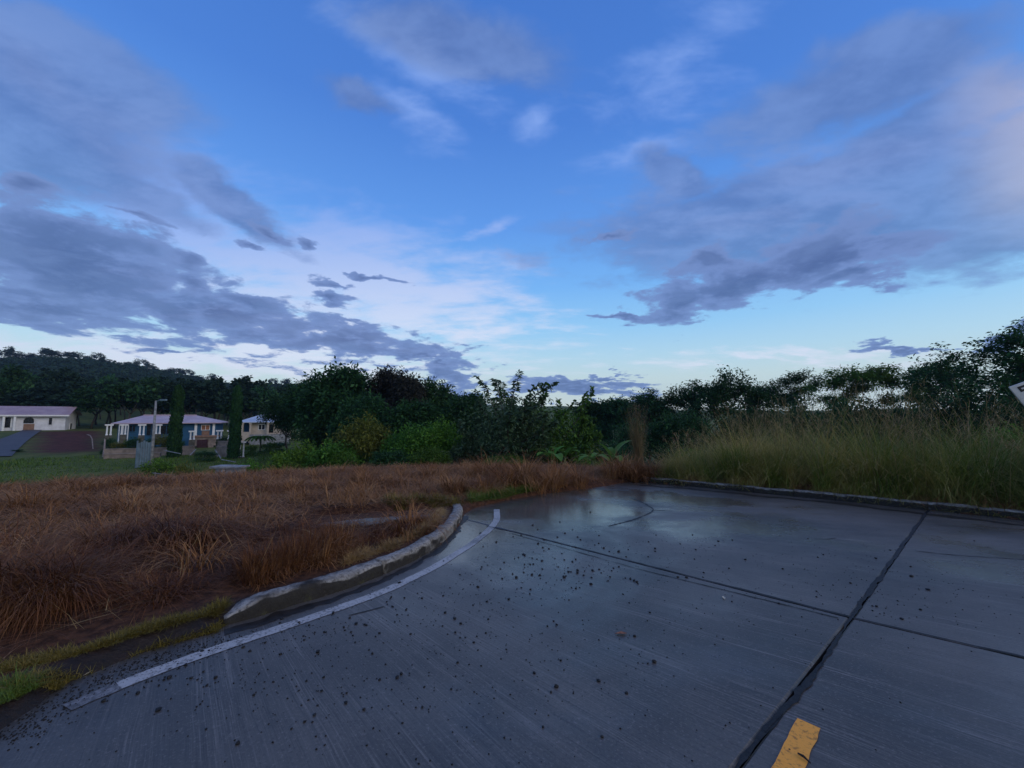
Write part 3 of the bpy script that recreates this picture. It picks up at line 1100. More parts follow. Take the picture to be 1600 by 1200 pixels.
# mounds where the field meets the road end
for (a, b, L, nb) in [(770, 752, .8, 300), (745, 750, .6, 200), (830, 760, .9, 300), (865, 762, .9, 300), (800, 766, .7, 250), (900, 758, .8, 260), (940, 756, .6, 220), (965, 748, .9, 320),
                      (985, 746, .9, 320), (1010, 746, .7, 260), (700, 772, .5, 200), (760, 774, .5, 200), (680, 750, .5, 160), (560, 762, .5, 160), (880, 768, .5, 200), (920, 764, .5, 200), (845, 768, .6, 200)]:
    for j in range(3):
        P = on_road(a + rnd.uniform(-14, 14), b + rnd.uniform(-3, 3), .1)
        if road_sd(P[0:1], P[1:2])[0] > 0.1:
            parts.append(fountain(np.array([P[0]]), np.array([P[1]]), nb // 2, np.array([.22]), np.array([L * 1.45]), .013, (60, 90), (60, 150), 5))
mm = merge(parts)
o = link('dead_grass', quads_mesh('dead_grass', mm[0], mm[1], 'dry_far', mm[2]))
tag(o, 'rust brown dead grass covering the field out to its crest', 'dead grass', kind='stuff')

lx, ly = sample_field(9000, 3.8, 10)
lx, ly = lx[:1500], ly[:1500]
nL = len(lx)
lv = blades(np.stack([lx, ly, ground_z(lx, ly) + U(.02, .16, nL)], 1), U(0, 6.283, nL), np.radians(U(-5, 50, nL)), U(.2, .5, nL), np.radians(U(0, 70, nL)), U(.003, .006, nL), 3)
o = link('straw', quads_mesh('straw', lv[0], lv[1], 'straw', lv[2]))
tag(o, 'pale broken straws strewn over the dead grass near the kerb', 'straw', kind='stuff')

# yellowish verge strip at the lower left and the patch at the kerb's end
def verge(pxs, n, L, w, spread, side=1, mat='verge', name='verge_grass', label='', off=0.10):
    P = np.array([g2(*p) for p in pxs])
    seg = np.hypot(*(P[1:] - P[:-1]).T)
    s = np.concatenate([[0], np.cumsum(seg)])
    u = U(0, s[-1], n)
    x, y = np.interp(u, s, P[:, 0]), np.interp(u, s, P[:, 1])
    dx, dy = np.interp(u + .05, s, P[:, 0]) - np.interp(u - .05, s, P[:, 0]), np.interp(u + .05, s, P[:, 1]) - np.interp(u - .05, s, P[:, 1])
    l = np.hypot(dx, dy) + 1e-9
    dens = 0.5 + 1.1 * fbm(u * 3.2, u * 0, 31)
    d = off + spread * U(0, 1, n) ** 1.3 * (0.5 + dens)
    x, y = x + side * -dy / l * d, y + side * dx / l * d
    b = np.stack([x, y, ground_z(x, y) - 0.005], 1)
    v = blades(b, U(0, 6.283, n), np.radians(U(15, 85, n)), L * U(.3, 1.2, n) * (1 + .8 * fbm(x * 6, y * 6, 12)), np.radians(U(20, 120, n)), w * U(.7, 1.3, n), 3)
    o = link(name, quads_mesh(name, v[0], v[1], mat, v[2]))
    return tag(o, label, 'grass', kind='stuff')


verge([(-120, 1120), (0, 1078), (110, 1050), (230, 1008), (340, 976), (356, 962)], 12000, .08, .004, .12, 1, label='short yellow green grass along the broken road edge at lower left', off=.0)
verge([(-120, 1150), (0, 1104), (110, 1066), (230, 1022), (340, 986), (356, 974)], 6000, .06, .004, .13, 1, label='sparse ragged grass creeping over the broken road edge', off=-.06)
verge([(-160, 1200), (-60, 1160), (10, 1120), (60, 1090)], 2500, .09, .004, .2, 1, 'lawn', label='fresh green grass tuft at the very corner of the verge', off=.0)
verge([(560, 905), (640, 872), (690, 842), (712, 820), (716, 806)], 9000, .14, .005, .12, 1, 'straw', label='pale straw grass growing along the back of the curved kerb', off=.24)
verge([(600, 800), (660, 796), (715, 794)], 7000, .2, .008, .5, -1, label='yellow green grass patch behind the end of the curved kerb', off=-.1)
verge([(740, 792), (800, 780), (850, 770)], 5000, .25, .009, .35, 1, 'lawn', label='green tufts where the dead field meets the road', off=.05)


# tall grass behind the far kerb
def tall_grass():
    n = 30000
    line = np.array([g2(*p) for p in [(1020, 755), (1080, 760), (1160, 768), (1300, 781), (1450, 797), (1600, 813), (1740, 830)]] + [(13.5, 4.6)])
    seg = np.hypot(*(line[1:] - line[:-1]).T)
    s = np.concatenate([[0], np.cumsum(seg)])
    hprof = lambda q: np.interp(q, [0, .08, .2, .35, .48, .58, .68, .8, 1], [.5, .72, .95, 1.14, 1.14, .85, .72, .98, 1.12]) * (1 + .34 * fbm(q * 22, q * 0, 41))

    def place(n, d0, d1, p=1.0):
        u = U(0, s[-1], n)
        x, y = np.interp(u, s, line[:, 0]), np.interp(u, s, line[:, 1])
        e = 0.1
        dx, dy = np.interp(u + e, s, line[:, 0]) - np.interp(u - e, s, line[:, 0]), np.interp(u + e, s, line[:, 1]) - np.interp(u - e, s, line[:, 1])
        l = np.hypot(dx, dy) + 1e-9
        d = d0 + (d1 - d0) * U(0, 1, n) ** p
        return x - dy / l * d, y + dx / l * d, u / s[-1]
    # tussock centres with blades around them
    tx, ty, tu = place(520, 0.45, 5.0, 1.2)
    hmul = hprof(tu)
    nb = 95
    x = np.repeat(tx, nb) + rng.normal(0, .16, 520 * nb)
    y = np.repeat(ty, nb) + rng.normal(0, .16, 520 * nb)
    hm = np.repeat(hmul * U(.5, 1.35, 520), nb)
    m = len(x)
    b = np.stack([x, y, ground_z(x, y) - .02], 1)
    v = blades(b, U(0, 6.283, m), np.radians(U(55, 90, m)), hm * U(.6, 2.0, m), np.radians(U(25, 115, m)), U(.006, .015, m), 5)
    # low skirt over the kerb
    sx, sy, su = place(12000, 0.0, 0.7, 1.0)
    b = np.stack([sx, sy, ground_z(sx, sy)], 1)
    m = len(sx)
    sk = blades(b, U(0, 6.283, m), np.radians(U(30, 85, m)), U(.15, .62, m) * np.clip(.75 + 1.5 * fbm(su * 40, su * 0, 61), .25, 1.6), np.radians(U(40, 130, m)), U(.005, .010, m), 4)
    mm = merge([v, sk])
    o = link('tall_grass', quads_mesh('tall_grass', mm[0], mm[1], 'tall', mm[2]))
    tag(o, 'tall green and tan guinea grass massed behind the far kerb', 'grass', kind='stuff')
    # seed stalks: thin stem plus sprays at the top
    n = 900
    x, y, uu = place(n, 0.4, 5.2)
    hm = hprof(uu) * 1.05
    b = np.stack([x, y, ground_z(x, y)], 1)
    az = U(0, 6.283, n)
    th0 = np.radians(U(72, 90, n))
    L = hm * U(1.5, 2.4, n)
    bend = np.radians(U(5, 45, n))
    st = blades(b, az, th0, L, bend, U(.006, .010, n), 5, 0.5)
    tops = st[0].reshape(n, 6, 2, 3).mean(2)
    sp = []
    for j in range(9):
        f = U(0.0, 1.0, n)[:, None]
        p0 = tops[:, 4] * (1 - f) + tops[:, 5] * f
        sp.append(blades(p0, U(0, 6.283, n), np.radians(U(10, 80, n)), U(.08, .26, n), np.radians(U(20, 90, n)), U(.005, .009, n), 2, 0.6, False))
    mm = merge([st] + sp)
    o = link('seed_heads', quads_mesh('seed_heads', mm[0], mm[1], 'seed', mm[2]))
    tag(o, 'feathery tan seed stalks rising out of the tall grass', 'grass', kind='stuff')
    # reddish dead skirt at the foot
    x, y, uu = place(5200, 0.05, 0.9)
    b = np.stack([x, y, ground_z(x, y) + .02], 1)
    m = len(x)
    v = blades(b, U(0, 6.283, m), np.radians(U(10, 75, m)), U(.2, .6, m), np.radians(U(30, 140, m)), U(.005, .009, m), 4)
    o = link('dead_grass', quads_mesh('dead_grass', v[0], v[1], 'dry', v[2]))
    tag(o, 'brown dead stalks at the foot of the tall grass along the far kerb', 'dead grass', kind='stuff')


tall_grass()


def lawn_far():
    n = 34000
    r = np.sqrt(U(36 ** 2, 64 ** 2, n))
    ph = U(-1.02, -0.45, n)
    x, y = r * np.sin(ph), r * np.cos(ph)
    px = 800 + F * x / y
    k = ~((px > 120) & (px < 290) & (r < 46.5) & (U(0, 1, n) < .75)) & (r < 60 + 4 * (px < 160))
    x, y, r = x[k], y[k], r[k]
    n = len(x)
    b = np.stack([x, y, ground_z(x, y) - .02], 1)
    v = blades(b, U(0, 6.283, n), np.radians(U(40, 90, n)), U(.08, .22, n) * (1 + 1.2 * (fbm(x / 3, y / 3, 8) > .2)), np.radians(U(10, 80, n)), U(.03, .06, n), 2)
    o = link('lawn', quads_mesh('lawn', v[0], v[1], 'lawn', v[2]))
    tag(o, 'green grass of the terrace in front of the houses', 'grass', kind='stuff')


lawn_far()


# ------------------------------------------------------------------ trees
def leaf_quads(pos, axis, nrm, L, W):
    """folded diamond leaves"""
    side = np.cross(axis, nrm)
    side /= np.linalg.norm(side, axis=1, keepdims=True) + 1e-9
    L, W = L[:, None], W[:, None]
    v = np.stack([pos, pos + axis * L * .45 + side * W * .5 + nrm * W * .12, pos + axis * L - nrm * L * .12, pos + axis * L * .45 - side * W * .5 + nrm * W * .12], 1)
    n = len(pos)
    q = np.arange(n * 4).reshape(n, 4)
    return v.reshape(-1, 3), q


def unit(v):
    return v / (np.linalg.norm(v, axis=1, keepdims=True) + 1e-9)


TREES = {}


def gen_tree(key, seed, H, W, trunk=.3, levels=4, kids=3, spread=(25, 55), leaves=9000, leaf=(.16, .3), cl=.55, flat=.8, aspect=.45, tr=.16,
             up=.12, bark='bark', nrm_up=.7, shape=None, lowfill=0, jitter=.25):
    g = np.random.default_rng(seed)
    segs, tips = [], []

    def grow(p, d, L, r, lev):
        n = 2 if lev else 3
        pts, rads = [p], [r]
        for i in range(n):
            d = d + g.normal(0, jitter * .6, 3) + np.array([0, 0, up])
            d /= np.linalg.norm(d)
            p = p + d * L / n
            pts.append(p)
            rads.append(r * (1 - .35 * (i + 1) / n))
        segs.append((pts, rads))
        if lev >= levels:
            tips.append(p)
            tips.append(pts[-2])
            return
        if lev >= levels - 1:
            tips.append(p)
        a0 = g.uniform(0, 6.283)
        c = kids + (1 if lev == 0 else 0)
        for k in range(c):
            ang = math.radians(g.uniform(*spread))
            az = a0 + 6.283 * k / c + g.normal(0, .3)
            a = np.cross(d, (0.3, .2, 1) if abs(d[2]) < .9 else (1, 0, .1))
            a /= np.linalg.norm(a)
            b = np.cross(d, a)
            nd = d * math.cos(ang) + (a * math.cos(az) + b * math.sin(az)) * math.sin(ang)
            grow(p, nd, L * g.uniform(.62, .9), rads[-1] * .66, lev + 1)
    grow(np.zeros(3), np.array([g.normal(0, .06), g.normal(0, .06), 1.0]), trunk, .05, 0)
    allp = np.array([p for s, r in segs for p in s])
    top = allp[:, 2].max()
    cxy = (allp[:, :2].max(0) + allp[:, :2].min(0)) / 2
    rad = np.abs(allp[:, :2] - cxy).max()
    sz, sx = (H - cl * flat) / top, max(.1, (W / 2 - cl)) / rad
    sc = np.array([sx, sx, sz])
    mb = MB()
    r0 = segs[0][1][0]
    for s, r in segs:
        mb.tube([np.asarray(p) * sc for p in s], [max(.006, x / r0 * tr) for x in r], 5)
    tme = mb.mesh(key + '_trunk', bark, True)
    T = np.array(tips) * sc
    if shape is not None:
        T = T[shape(T)]
    if lowfill:
        e = g.normal(0, 1, (lowfill, 3)) * np.array([W * .22, W * .22, 0])
        e[:, 2] = g.uniform(.05, .8, lowfill) * H * (1 - .7 * np.clip(np.hypot(e[:, 0], e[:, 1]) / (W * .5), 0, 1))
        T = np.concatenate([T, e])
    n = leaves
    w = g.uniform(.4, 1.6, len(T))
    ti = g.choice(len(T), n, p=w / w.sum())
    off = unit(g.normal(0, 1, (n, 3))) * (g.uniform(0, 1, n) ** .45)[:, None] * cl * g.uniform(.6, 1.2, n)[:, None]
    off[:, 2] *= flat
    pos = T[ti] + off
    pos[:, 2] = np.maximum(pos[:, 2], .04)
    ax = unit(off + g.normal(0, .5 * cl, (n, 3)))
    nr = unit(np.array([0, 0, nrm_up]) + g.normal(0, .5, (n, 3)))
    ax = unit(ax - nr * np.sum(ax * nr, 1, keepdims=True))
    L = g.uniform(*leaf, n)
    v, q = leaf_quads(pos, ax, nr, L, L * aspect * g.uniform(.8, 1.2, n))
    cme = quads_mesh(key + '_crown', v, q, 'leaf_mid')
    TREES[key] = (tme, cme, H, W)


gen_tree('broad_a', 1, 9, 8.0, leaves=17000, cl=1.0, leaf=(.22, .46), tr=.2, spread=(25, 60))
gen_tree('broad_b', 2, 9, 7.0, leaves=16000, cl=.95, leaf=(.22, .46), tr=.18, spread=(20, 55), trunk=.5)
gen_tree('broad_c', 3, 9, 8.5, leaves=16000, cl=.95, leaf=(.22, .44), tr=.2, spread=(30, 65), trunk=.4)
gen_tree('spiky', 4, 9, 6.5, leaves=9000, cl=.6, leaf=(.18, .36), spread=(18, 45), up=.3, trunk=.5, aspect=.35, flat=1.1)
gen_tree('acacia_a', 5, 9, 7.5, leaves=5200, cl=.8, leaf=(.16, .34), spread=(16, 44), trunk=.55, flat=.45, up=.16, nrm_up=1.4, tr=.22, levels=5, kids=2,
         shape=lambda T: T[:, 2] > 5.0 + 1.0 * np.sin(T[:, 0] * 1.7 + T[:, 1]))
gen_tree('acacia_b', 6, 9, 8.0, leaves=5200, cl=.8, leaf=(.16, .34), spread=(18, 46), trunk=.45, flat=.45, up=.16, nrm_up=1.4, tr=.22, levels=5, kids=2,
         shape=lambda T: T[:, 2] > 4.9 + 1.0 * np.sin(T[:, 0] * 1.3 - T[:, 1]))
gen_tree('airy_a', 41, 9, 7.5, leaves=7000, cl=.6, leaf=(.18, .36), spread=(22, 55), trunk=.5, flat=.6, tr=.18, up=.08, nrm_up=1.0)
gen_tree('airy_b', 42, 9, 7.0, leaves=6000, cl=.62, leaf=(.18, .36), spread=(25, 58), trunk=.6, flat=.6, tr=.18, up=.1, nrm_up=1.0)
gen_tree('open_big', 7, 10, 9.5, leaves=15000, cl=.6, leaf=(.16, .32), spread=(28, 65), trunk=.8, flat=.5, up=.0, nrm_up=1.1, tr=.22, levels=5, kids=3)
gen_tree('bush_a', 8, 3.5, 4.0, leaves=11000, cl=.5, leaf=(.08, .17), spread=(25, 70), trunk=.08, levels=3, kids=4, tr=.05, lowfill=60)
gen_tree('bush_b', 9, 3.5, 3.6, leaves=10000, cl=.42, leaf=(.09, .20), spread=(20, 60), trunk=.08, levels=3, kids=4, tr=.05, up=.3, lowfill=50, aspect=.35)
gen_tree('bush_c', 10, 3.5, 4.4, leaves=9000, cl=.45, leaf=(.10, .24), spread=(30, 75), trunk=.1, levels=3, kids=4, tr=.05, lowfill=60, aspect=.55)
gen_tree('shrub', 12, 2.0, 2.4, leaves=2600, cl=.35, leaf=(.10, .20), spread=(25, 70), trunk=.08, levels=2, kids=4, tr=.04, lowfill=40)
gen_tree('far_tree', 13, 9, 8.5, leaves=2600, cl=1.0, leaf=(.5, .9), aspect=.6, tr=.2, levels=3)
gen_tree('far_umbrella', 14, 10, 10, leaves=1500, cl=1.1, leaf=(.5, .9), aspect=.6, flat=.35, nrm_up=1.4, trunk=1.4, levels=3, tr=.2, up=0, spread=(30, 65))


def shoot_tree(key, seed, H, W):
    """light tree of long arching shoots set with paired leaflets"""
    g = np.random.default_rng(seed)
    mb = MB()
    P, A, N, LL = [], [], [], []
    stems = 34
    for k in range(stems):
        az = g.uniform(0, 6.283)
        rr = g.uniform(0, .28) * W
        base = np.array([0, 0, g.uniform(.05, .35) * H])
        el = math.radians(g.uniform(32, 78))
        L = g.uniform(.55, .98) * H * (1 if k % 3 else 1.1)
        bend = math.radians(g.uniform(15, 85))
        pts = [base]
        n = 9
        for i in range(n):
            th = el - bend * (i / n) ** 1.6
            d = np.array([math.cos(th) * math.cos(az), math.cos(th) * math.sin(az), math.sin(th)])
            if np.hypot(*(pts[-1] + d * L / n)[:2]) > W / 2:
                d[:2] *= .2
            pts.append(pts[-1] + d * L / n + g.normal(0, .03, 3))
            if i >= 2:
                m = 22 if i > 5 else 12
                for j in range(m):
                    f = g.uniform(0, 1)
                    p = pts[-2] * (1 - f) + pts[-1] * f
                    sgn = 1 if j % 2 else -1
                    sd_ = np.array([-math.sin(az), math.cos(az), 0]) * sgn
                    ax = sd_ * .8 + d * .5 + g.normal(0, .35, 3) - np.array([0, 0, .25])
                    P.append(p)
                    A.append(ax)
                    N.append(np.array([0, 0, 1]) + g.normal(0, .4, 3))
                    LL.append(g.uniform(.18, .38))
        mb.tube(pts, list(np.linspace(.045, .014, n + 1)), 4)
    mb.tube([(0, 0, 0), (.05, 0, H * .2), (0, .05, H * .4)], [.11, .09, .06], 6)
    # fill of small leaves round the lower crown
    m = 5200
    c = np.clip(g.normal(0, 1, (m, 3)), -1.9, 1.9) * np.array([W * .22, W * .22, H * .17]) + np.array([0, 0, H * .45])
    c[:, 2] = np.maximum(c[:, 2], .1)
    pos = np.concatenate([np.array(P), c])
    ax = unit(np.concatenate([np.array(A), g.normal(0, 1, (m, 3))]))
    nr = unit(np.concatenate([np.array(N), np.array([0, 0, .6]) + g.normal(0, .5, (m, 3))]))
    ax = unit(ax - nr * np.sum(ax * nr, 1, keepdims=True))
    L = np.concatenate([np.array(LL), g.uniform(.10, .2, m)])
    v, q = leaf_quads(pos, ax, nr, L, L * .42)
    TREES[key] = (mb.mesh(key + '_trunk', 'bark', True), quads_mesh(key + '_crown', v, q, 'leaf_mid'), H, W)


shoot_tree('shoots_a', 21, 5.0, 4.8)
shoot_tree('shoots_b', 22, 5.0, 4.2)


def cypress_mesh():
    g = np.random.default_rng(33)
    n = 9000
    z = g.uniform(.02, 1, n)
    prof = .5 * np.minimum(1, (1 - z) * 9) ** .5 * (1 - .25 * z)
    a = g.uniform(0, 6.283, n)
    r = prof * g.uniform(.55, 1.05, n) * (1 + .12 * np.sin(a * 3 + z * 25))
    pos = np.stack([r * np.cos(a) * 1.3, r * np.sin(a) * 1.3, z * 8], 1)
    ax = unit(np.stack([np.cos(a) * .4, np.sin(a) * .4, np.full(n, .9)], 1) + g.normal(0, .25, (n, 3)))
    nr = unit(np.stack([np.cos(a), np.sin(a), np.zeros(n)], 1) + g.normal(0, .4, (n, 3)))
    L = g.uniform(.18, .36, n)
    v, q = leaf_quads(pos, ax, nr, L, L * .45)
    mb = MB()
    mb.tube([(0, 0, 0), (0, 0, 3), (0, 0, 7.4)], [.12, .09, .02], 6)
    TREES['cypress'] = (mb.mesh('cypress_trunk', 'bark'), quads_mesh('cypress_crown', v, q, 'leaf_dark'), 8.2, 1.3)


cypress_mesh()


def tree(key, name, px, depth, top, wpx, label, cat='tree', group=None, leaf='leaf_mid', bark=None, base=None, rz=None, hz=None):
    """stand a tree on the ground where the photograph shows its foot, as tall as the photograph shows it"""
    p = at(px, 650, depth)
    z0 = gz(p[0], p[1]) - .05 if base is None else base
    r2 = math.hypot(p[0], p[1])
    ztop = at(px, top, depth)[2]
    tme, cme, H, W = TREES[key]
    sz = max(.3, (ztop - z0)) / H
    sx = wpx / F * depth / W
    o = empty(name, (p[0], p[1], z0), label, cat, group, rnd.uniform(0, 6.283) if rz is None else rz)
    o.scale = (sx, sx, sz)
    tr_ = link('trunk', tme, o)
    cr = link('crown', cme, o)
    cr.material_slots[0].link = 'OBJECT'
    cr.material_slots[0].material = MAT[leaf]
    if bark:
        tr_.material_slots[0].link = 'OBJECT'
        tr_.material_slots[0].material = MAT[bark]
    return o


# left hand mass behind the field
tree('broad_a', 'broadleaf_tree', 536, 36, 566, 150, 'dome crowned green tree, the tallest behind the bushes left of centre', leaf='leaf_dark')
tree('spiky', 'broadleaf_tree', 606, 38, 567, 105, 'purplish dark tree with ragged spiky top beside the dome crowned tree', leaf='leaf_purple')
tree('broad_b', 'broadleaf_tree', 640, 36, 580, 90, 'dark tree between the ragged purplish tree and the round green tree', leaf='leaf_purple')
tree('broad_c', 'broadleaf_tree', 690, 40, 586, 120, 'round dark green tree right of the ragged purplish tree', leaf='leaf_dark')
tree('broad_b', 'broadleaf_tree', 486, 41, 592, 90, 'sloping dark tree just left of the dome crowned tree', leaf='leaf_dark')
tree('broad_c', 'broadleaf_tree', 452, 46, 612, 80, 'low dark tree beside the zinc roofed house', leaf='leaf_dark')
tree('broad_a', 'broadleaf_tree', 575, 31, 612, 110, 'deep green tree in shade behind the olive bush', leaf='leaf_dark')
tree('broad_b', 'broadleaf_tree', 655, 31, 622, 110, 'shaded green tree behind the two middle bushes', leaf='leaf_dark')
tree('broad_a', 'broadleaf_tree', 735, 34, 608, 110, 'dark tree standing behind the long shooted tree', leaf='leaf_dark')
tree('broad_c', 'broadleaf_tree', 505, 33, 628, 100, 'dim green tree below the dome crowned tree', leaf='leaf_dark')
tree('bush_a', 'bush', 455, 19.5, 682, 120, 'bright green bush at the left end of the bushes by the crest', 'bush', leaf='leaf_bright')
tree('bush_b', 'bush', 410, 20, 712, 80, 'low green bush right beside the pale concrete box', 'bush', leaf='leaf_bright')
tree('bush_c', 'bush', 515, 19, 684, 100, 'green bush between the bright end bush and the olive bush', 'bush', leaf='leaf_mid')
tree('bush_b', 'bush', 592, 21, 640, 110, 'tall olive brown tinged bush under the ragged purplish tree', 'bush', leaf='leaf_olive')
tree('bush_a', 'bush', 545, 19, 700, 70, 'small dark bush at the foot of the olive bush', 'bush', leaf='leaf_mid')
tree('bush_a', 'bush', 640, 20.5, 655, 110, 'dense mid green bush right of the olive bush', 'bush', leaf='leaf_mid')
tree('bush_b', 'bush', 700, 21, 648, 110, 'feathery light green bush right of the dense middle bush', 'bush', leaf='leaf_bright')
tree('bush_c', 'bush', 610, 18.5, 700, 90, 'dark low bush in front of the olive bush at the field crest', 'bush', leaf='leaf_dark')
tree('bush_c', 'bush', 680, 18.5, 696, 80, 'low bush in front of the feathery light green bush', 'bush', leaf='leaf_mid')
tree('bush_c', 'bush', 742, 19.5, 672, 70, 'grey green bush with pale leaves left of the long shooted tree', 'bush', leaf='leaf_grey')
tree('bush_a', 'bush', 570, 24, 670, 90, 'green bush half hidden behind the olive bush', 'bush', leaf='leaf_mid')
tree('shoots_a', 'shoot_tree', 792, 19.5, 582, 150, 'tree of long arching shoots with paired leaves standing alone at centre', leaf='leaf_grey')
tree('shoots_b', 'shoot_tree', 842, 22, 600, 130, 'smaller arching shoot tree right behind the central one', leaf='leaf_mid')
tree('shoots_b', 'shoot_tree', 896, 25, 612, 80, 'arching shoot tree leaning right beside the low tree gap', leaf='leaf_mid')
tree('bush_c', 'bush', 830, 20, 672, 90, 'grey leaved bush beneath the arching shoot trees', 'bush', leaf='leaf_grey')
tree('bush_a', 'bush', 880, 23, 668, 100, 'dark bush right of the arching shoot trees', 'bush', leaf='leaf_dark')
tree('bush_b', 'bush', 800, 18, 706, 90, 'low bush at the foot of the central arching tree', 'bush', leaf='leaf_mid')
tree('bush_a', 'bush', 940, 26, 682, 100, 'shaded bush left of the straw column', 'bush', leaf='leaf_dark')
tree('bush_c', 'bush', 910, 19.5, 712, 60, 'rounded fresh green bush above the brown mounds near the road end', 'bush', leaf='leaf_bright')
# right hand line of trees
line = [('broad_b', 925, 50, 622, 100, 'leaf_dark', 'low distant tree at the gap where the skyline is lowest'),
        ('broad_a', 968, 47, 618, 100, 'leaf_dark', 'dark tree behind the straw column'),
        ('airy_b', 1012, 45, 604, 100, 'leaf_dark', 'dark round tree just right of the straw column'),
        ('airy_a', 1055, 44, 594, 100, 'leaf_dark', 'tree with knobbly top left of the tall rounded right tree'),
        ('airy_b', 1100, 42, 588, 110, 'leaf_dark', 'dark tree adjoining the tall rounded right tree'),
        ('airy_a', 1155, 41, 572, 115, 'leaf_dark', 'tall rounded tree with holes in its crown, right of centre'),
        ('airy_b', 1205, 43, 588, 80, 'leaf_dark', 'tree in the dip before the flat topped row'),
        ('acacia_a', 1245, 42, 577, 100, 'leaf_dark', 'first flat topped tree counted from the tall rounded tree'),
        ('acacia_b', 1300, 43, 571, 115, 'leaf_mid', 'second flat topped tree counted from the tall rounded tree'),
        ('acacia_a', 1352, 42, 569, 110, 'leaf_mid', 'third flat topped tree counted from the tall rounded tree'),
        ('acacia_b', 1405, 42, 565, 115, 'leaf_mid', 'fourth flat topped tree, bare trunks showing against the sky'),
        ('acacia_a', 1455, 41, 562, 105, 'leaf_mid', 'flat topped tree next to the big open tree'),
        ('acacia_b', 1500, 40, 566, 100, 'leaf_dark', 'flat topped tree half behind the big open tree'),
        ('open_big', 1566, 27, 500, 230, 'leaf_dark', 'biggest open crowned tree at the far right with sky between its tiers'),
        ('broad_b', 1660, 30, 540, 120, 'leaf_dark', 'tree cut by the right frame edge behind the big open tree')]
for key, px, dp, top, w, lf, lab in line:
    tree(key, 'acacia_tree' if 'acacia' in key else 'broadleaf_tree', px, dp, top, w, lab, leaf=lf)
under = [(985, 33, 650, 100), (1045, 32, 640, 100), (1095, 31, 632, 90), (1140, 32, 628, 100), (1190, 31, 632, 90), (1235, 31, 622, 100), (1285, 30, 620, 100), (1335, 30, 618, 110), (1385, 29, 616, 110),
         (1435, 28, 614, 110), (1480, 27, 612, 110), (1530, 25, 612, 120), (1585, 23, 610, 130), (1640, 22, 606, 130)]
where = ['just right of the straw column', 'under the knobbly topped tree', 'in front of the tree left of the tall rounded one', 'directly under the tall rounded tree', 'below the dip right of the tall rounded tree',
         'under the first flat topped tree', 'between the first and second flat topped trees', 'under the second flat topped tree', 'under the third flat topped tree', 'under the fourth flat topped tree with bare trunks',
         'under the flat topped tree next to the big open tree', 'left of the foot of the big open tree', 'at the foot of the big open tree', 'behind the tilted white board']
for i, (px, dp, top, w) in enumerate(under):
    tree(('bush_a', 'bush_c', 'bush_b')[i % 3], 'understorey_bush', px, dp, top + rnd.uniform(-3, 3), w, 'dark understorey bush ' + where[i], 'bush', 'understorey bushes on the right', 'leaf_dark')
tree('bush_b', 'bush', 1600, 12.2, 655, 130, 'bright green bush rising from the tall grass under the white board', 'bush', leaf='leaf_bright')
tree('shrub', 'bush', 1545, 12.5, 690, 90, 'low green bush among tall grass left of the bright right hand bush', 'bush', leaf='leaf_mid')
tree('shrub', 'bush', 1075, 15, 700, 60, 'small bush at the left end of the tall grass', 'bush', leaf='leaf_bright')
tree('shrub', 'bush', 1050, 18, 690, 70, 'dark shrub behind the left end of the tall grass', 'bush', leaf='leaf_dark')

# valley wood behind the houses and along the slope
used = 0
for ring, (r0, r1, cnt, h0, h1) in enumerate([(86, 105, 26, 6, 10), (105, 140, 34, 8, 12), (140, 190, 40, 8, 13)]):
    for i in range(cnt):
        px = -90 + (600 + 40) * (i + rnd.uniform(.1, .9)) / cnt
        ph = math.atan2(px - 800, F)
        r = rnd.uniform(r0, r1)
        x, y = r * math.sin(ph), r * math.cos(ph)
        if r < 108 and px < 140:
            r += 18
            x, y = r * math.sin(ph), r * math.cos(ph)
        z0 = gz(x, y)
        h = rnd.uniform(h0, h1)
        top = 650 - (z0 + h - 1.6) / y * F
        tree('far_tree', 'valley_tree', px, y, top, rnd.uniform(6, 10) / y * F, 'dark green tree of the wood on the slope behind the houses', 'tree', 'valley wood behind the houses', rnd.choice(['leaf_dark', 'forest', 'forest']))
for i in range(34):
    px = -40 + 520 * (i + rnd.uniform(.15, .85)) / 34
    ph = math.atan2(px - 800, F)
    r = rnd.uniform(480, 500)
    x, y = r * math.sin(ph), r * math.cos(ph)
    z0 = gz(x, y)
    h = rnd.uniform(11, 18)
    top = 650 - (z0 + h - 1.6) / y * F
    tree('far_umbrella', 'ridge_tree', px, y, top, rnd.uniform(9, 16) / y * F, 'flat crowned tree silhouetted on the ridge of the hill', 'tree', 'trees along the hill ridge', 'forest')


def hill_forest():
    g = np.random.default_rng(5)
    n = 3000
    ph = g.uniform(math.atan2(-1000, F), math.atan2(-60, F), n)
    r = np.sqrt(g.uniform(180 ** 2, 505 ** 2, n))
    cx, cy = r * np.sin(ph), r * np.cos(ph)
    m = 46
    R = np.repeat(g.uniform(3.0, 5.5, n), m)
    d = unit(g.normal(0, 1, (n * m, 3)))
    d[:, 2] = np.abs(d[:, 2])
    c = np.stack([np.repeat(cx, m), np.repeat(cy, m), np.repeat(ground_z(cx, cy) + g.uniform(2, 5, n), m)], 1)
    pos = c + d * (R * g.uniform(.6, 1.0, n * m))[:, None] * np.array([1, 1, .8])
    nr = unit(d + g.normal(0, .5, d.shape))
    ax = unit(np.cross(nr, g.normal(0, 1, d.shape)))
    L = g.uniform(1.2, 2.4, n * m)
    v, q = leaf_quads(pos - ax * L[:, None] * .5, ax, nr, L, L * .7)
    o = link('hill_forest', quads_mesh('hill_forest', v, q, 'forest'))
    tag(o, 'dark blue green forest covering the hill on the left', 'forest', kind='stuff')


hill_forest()

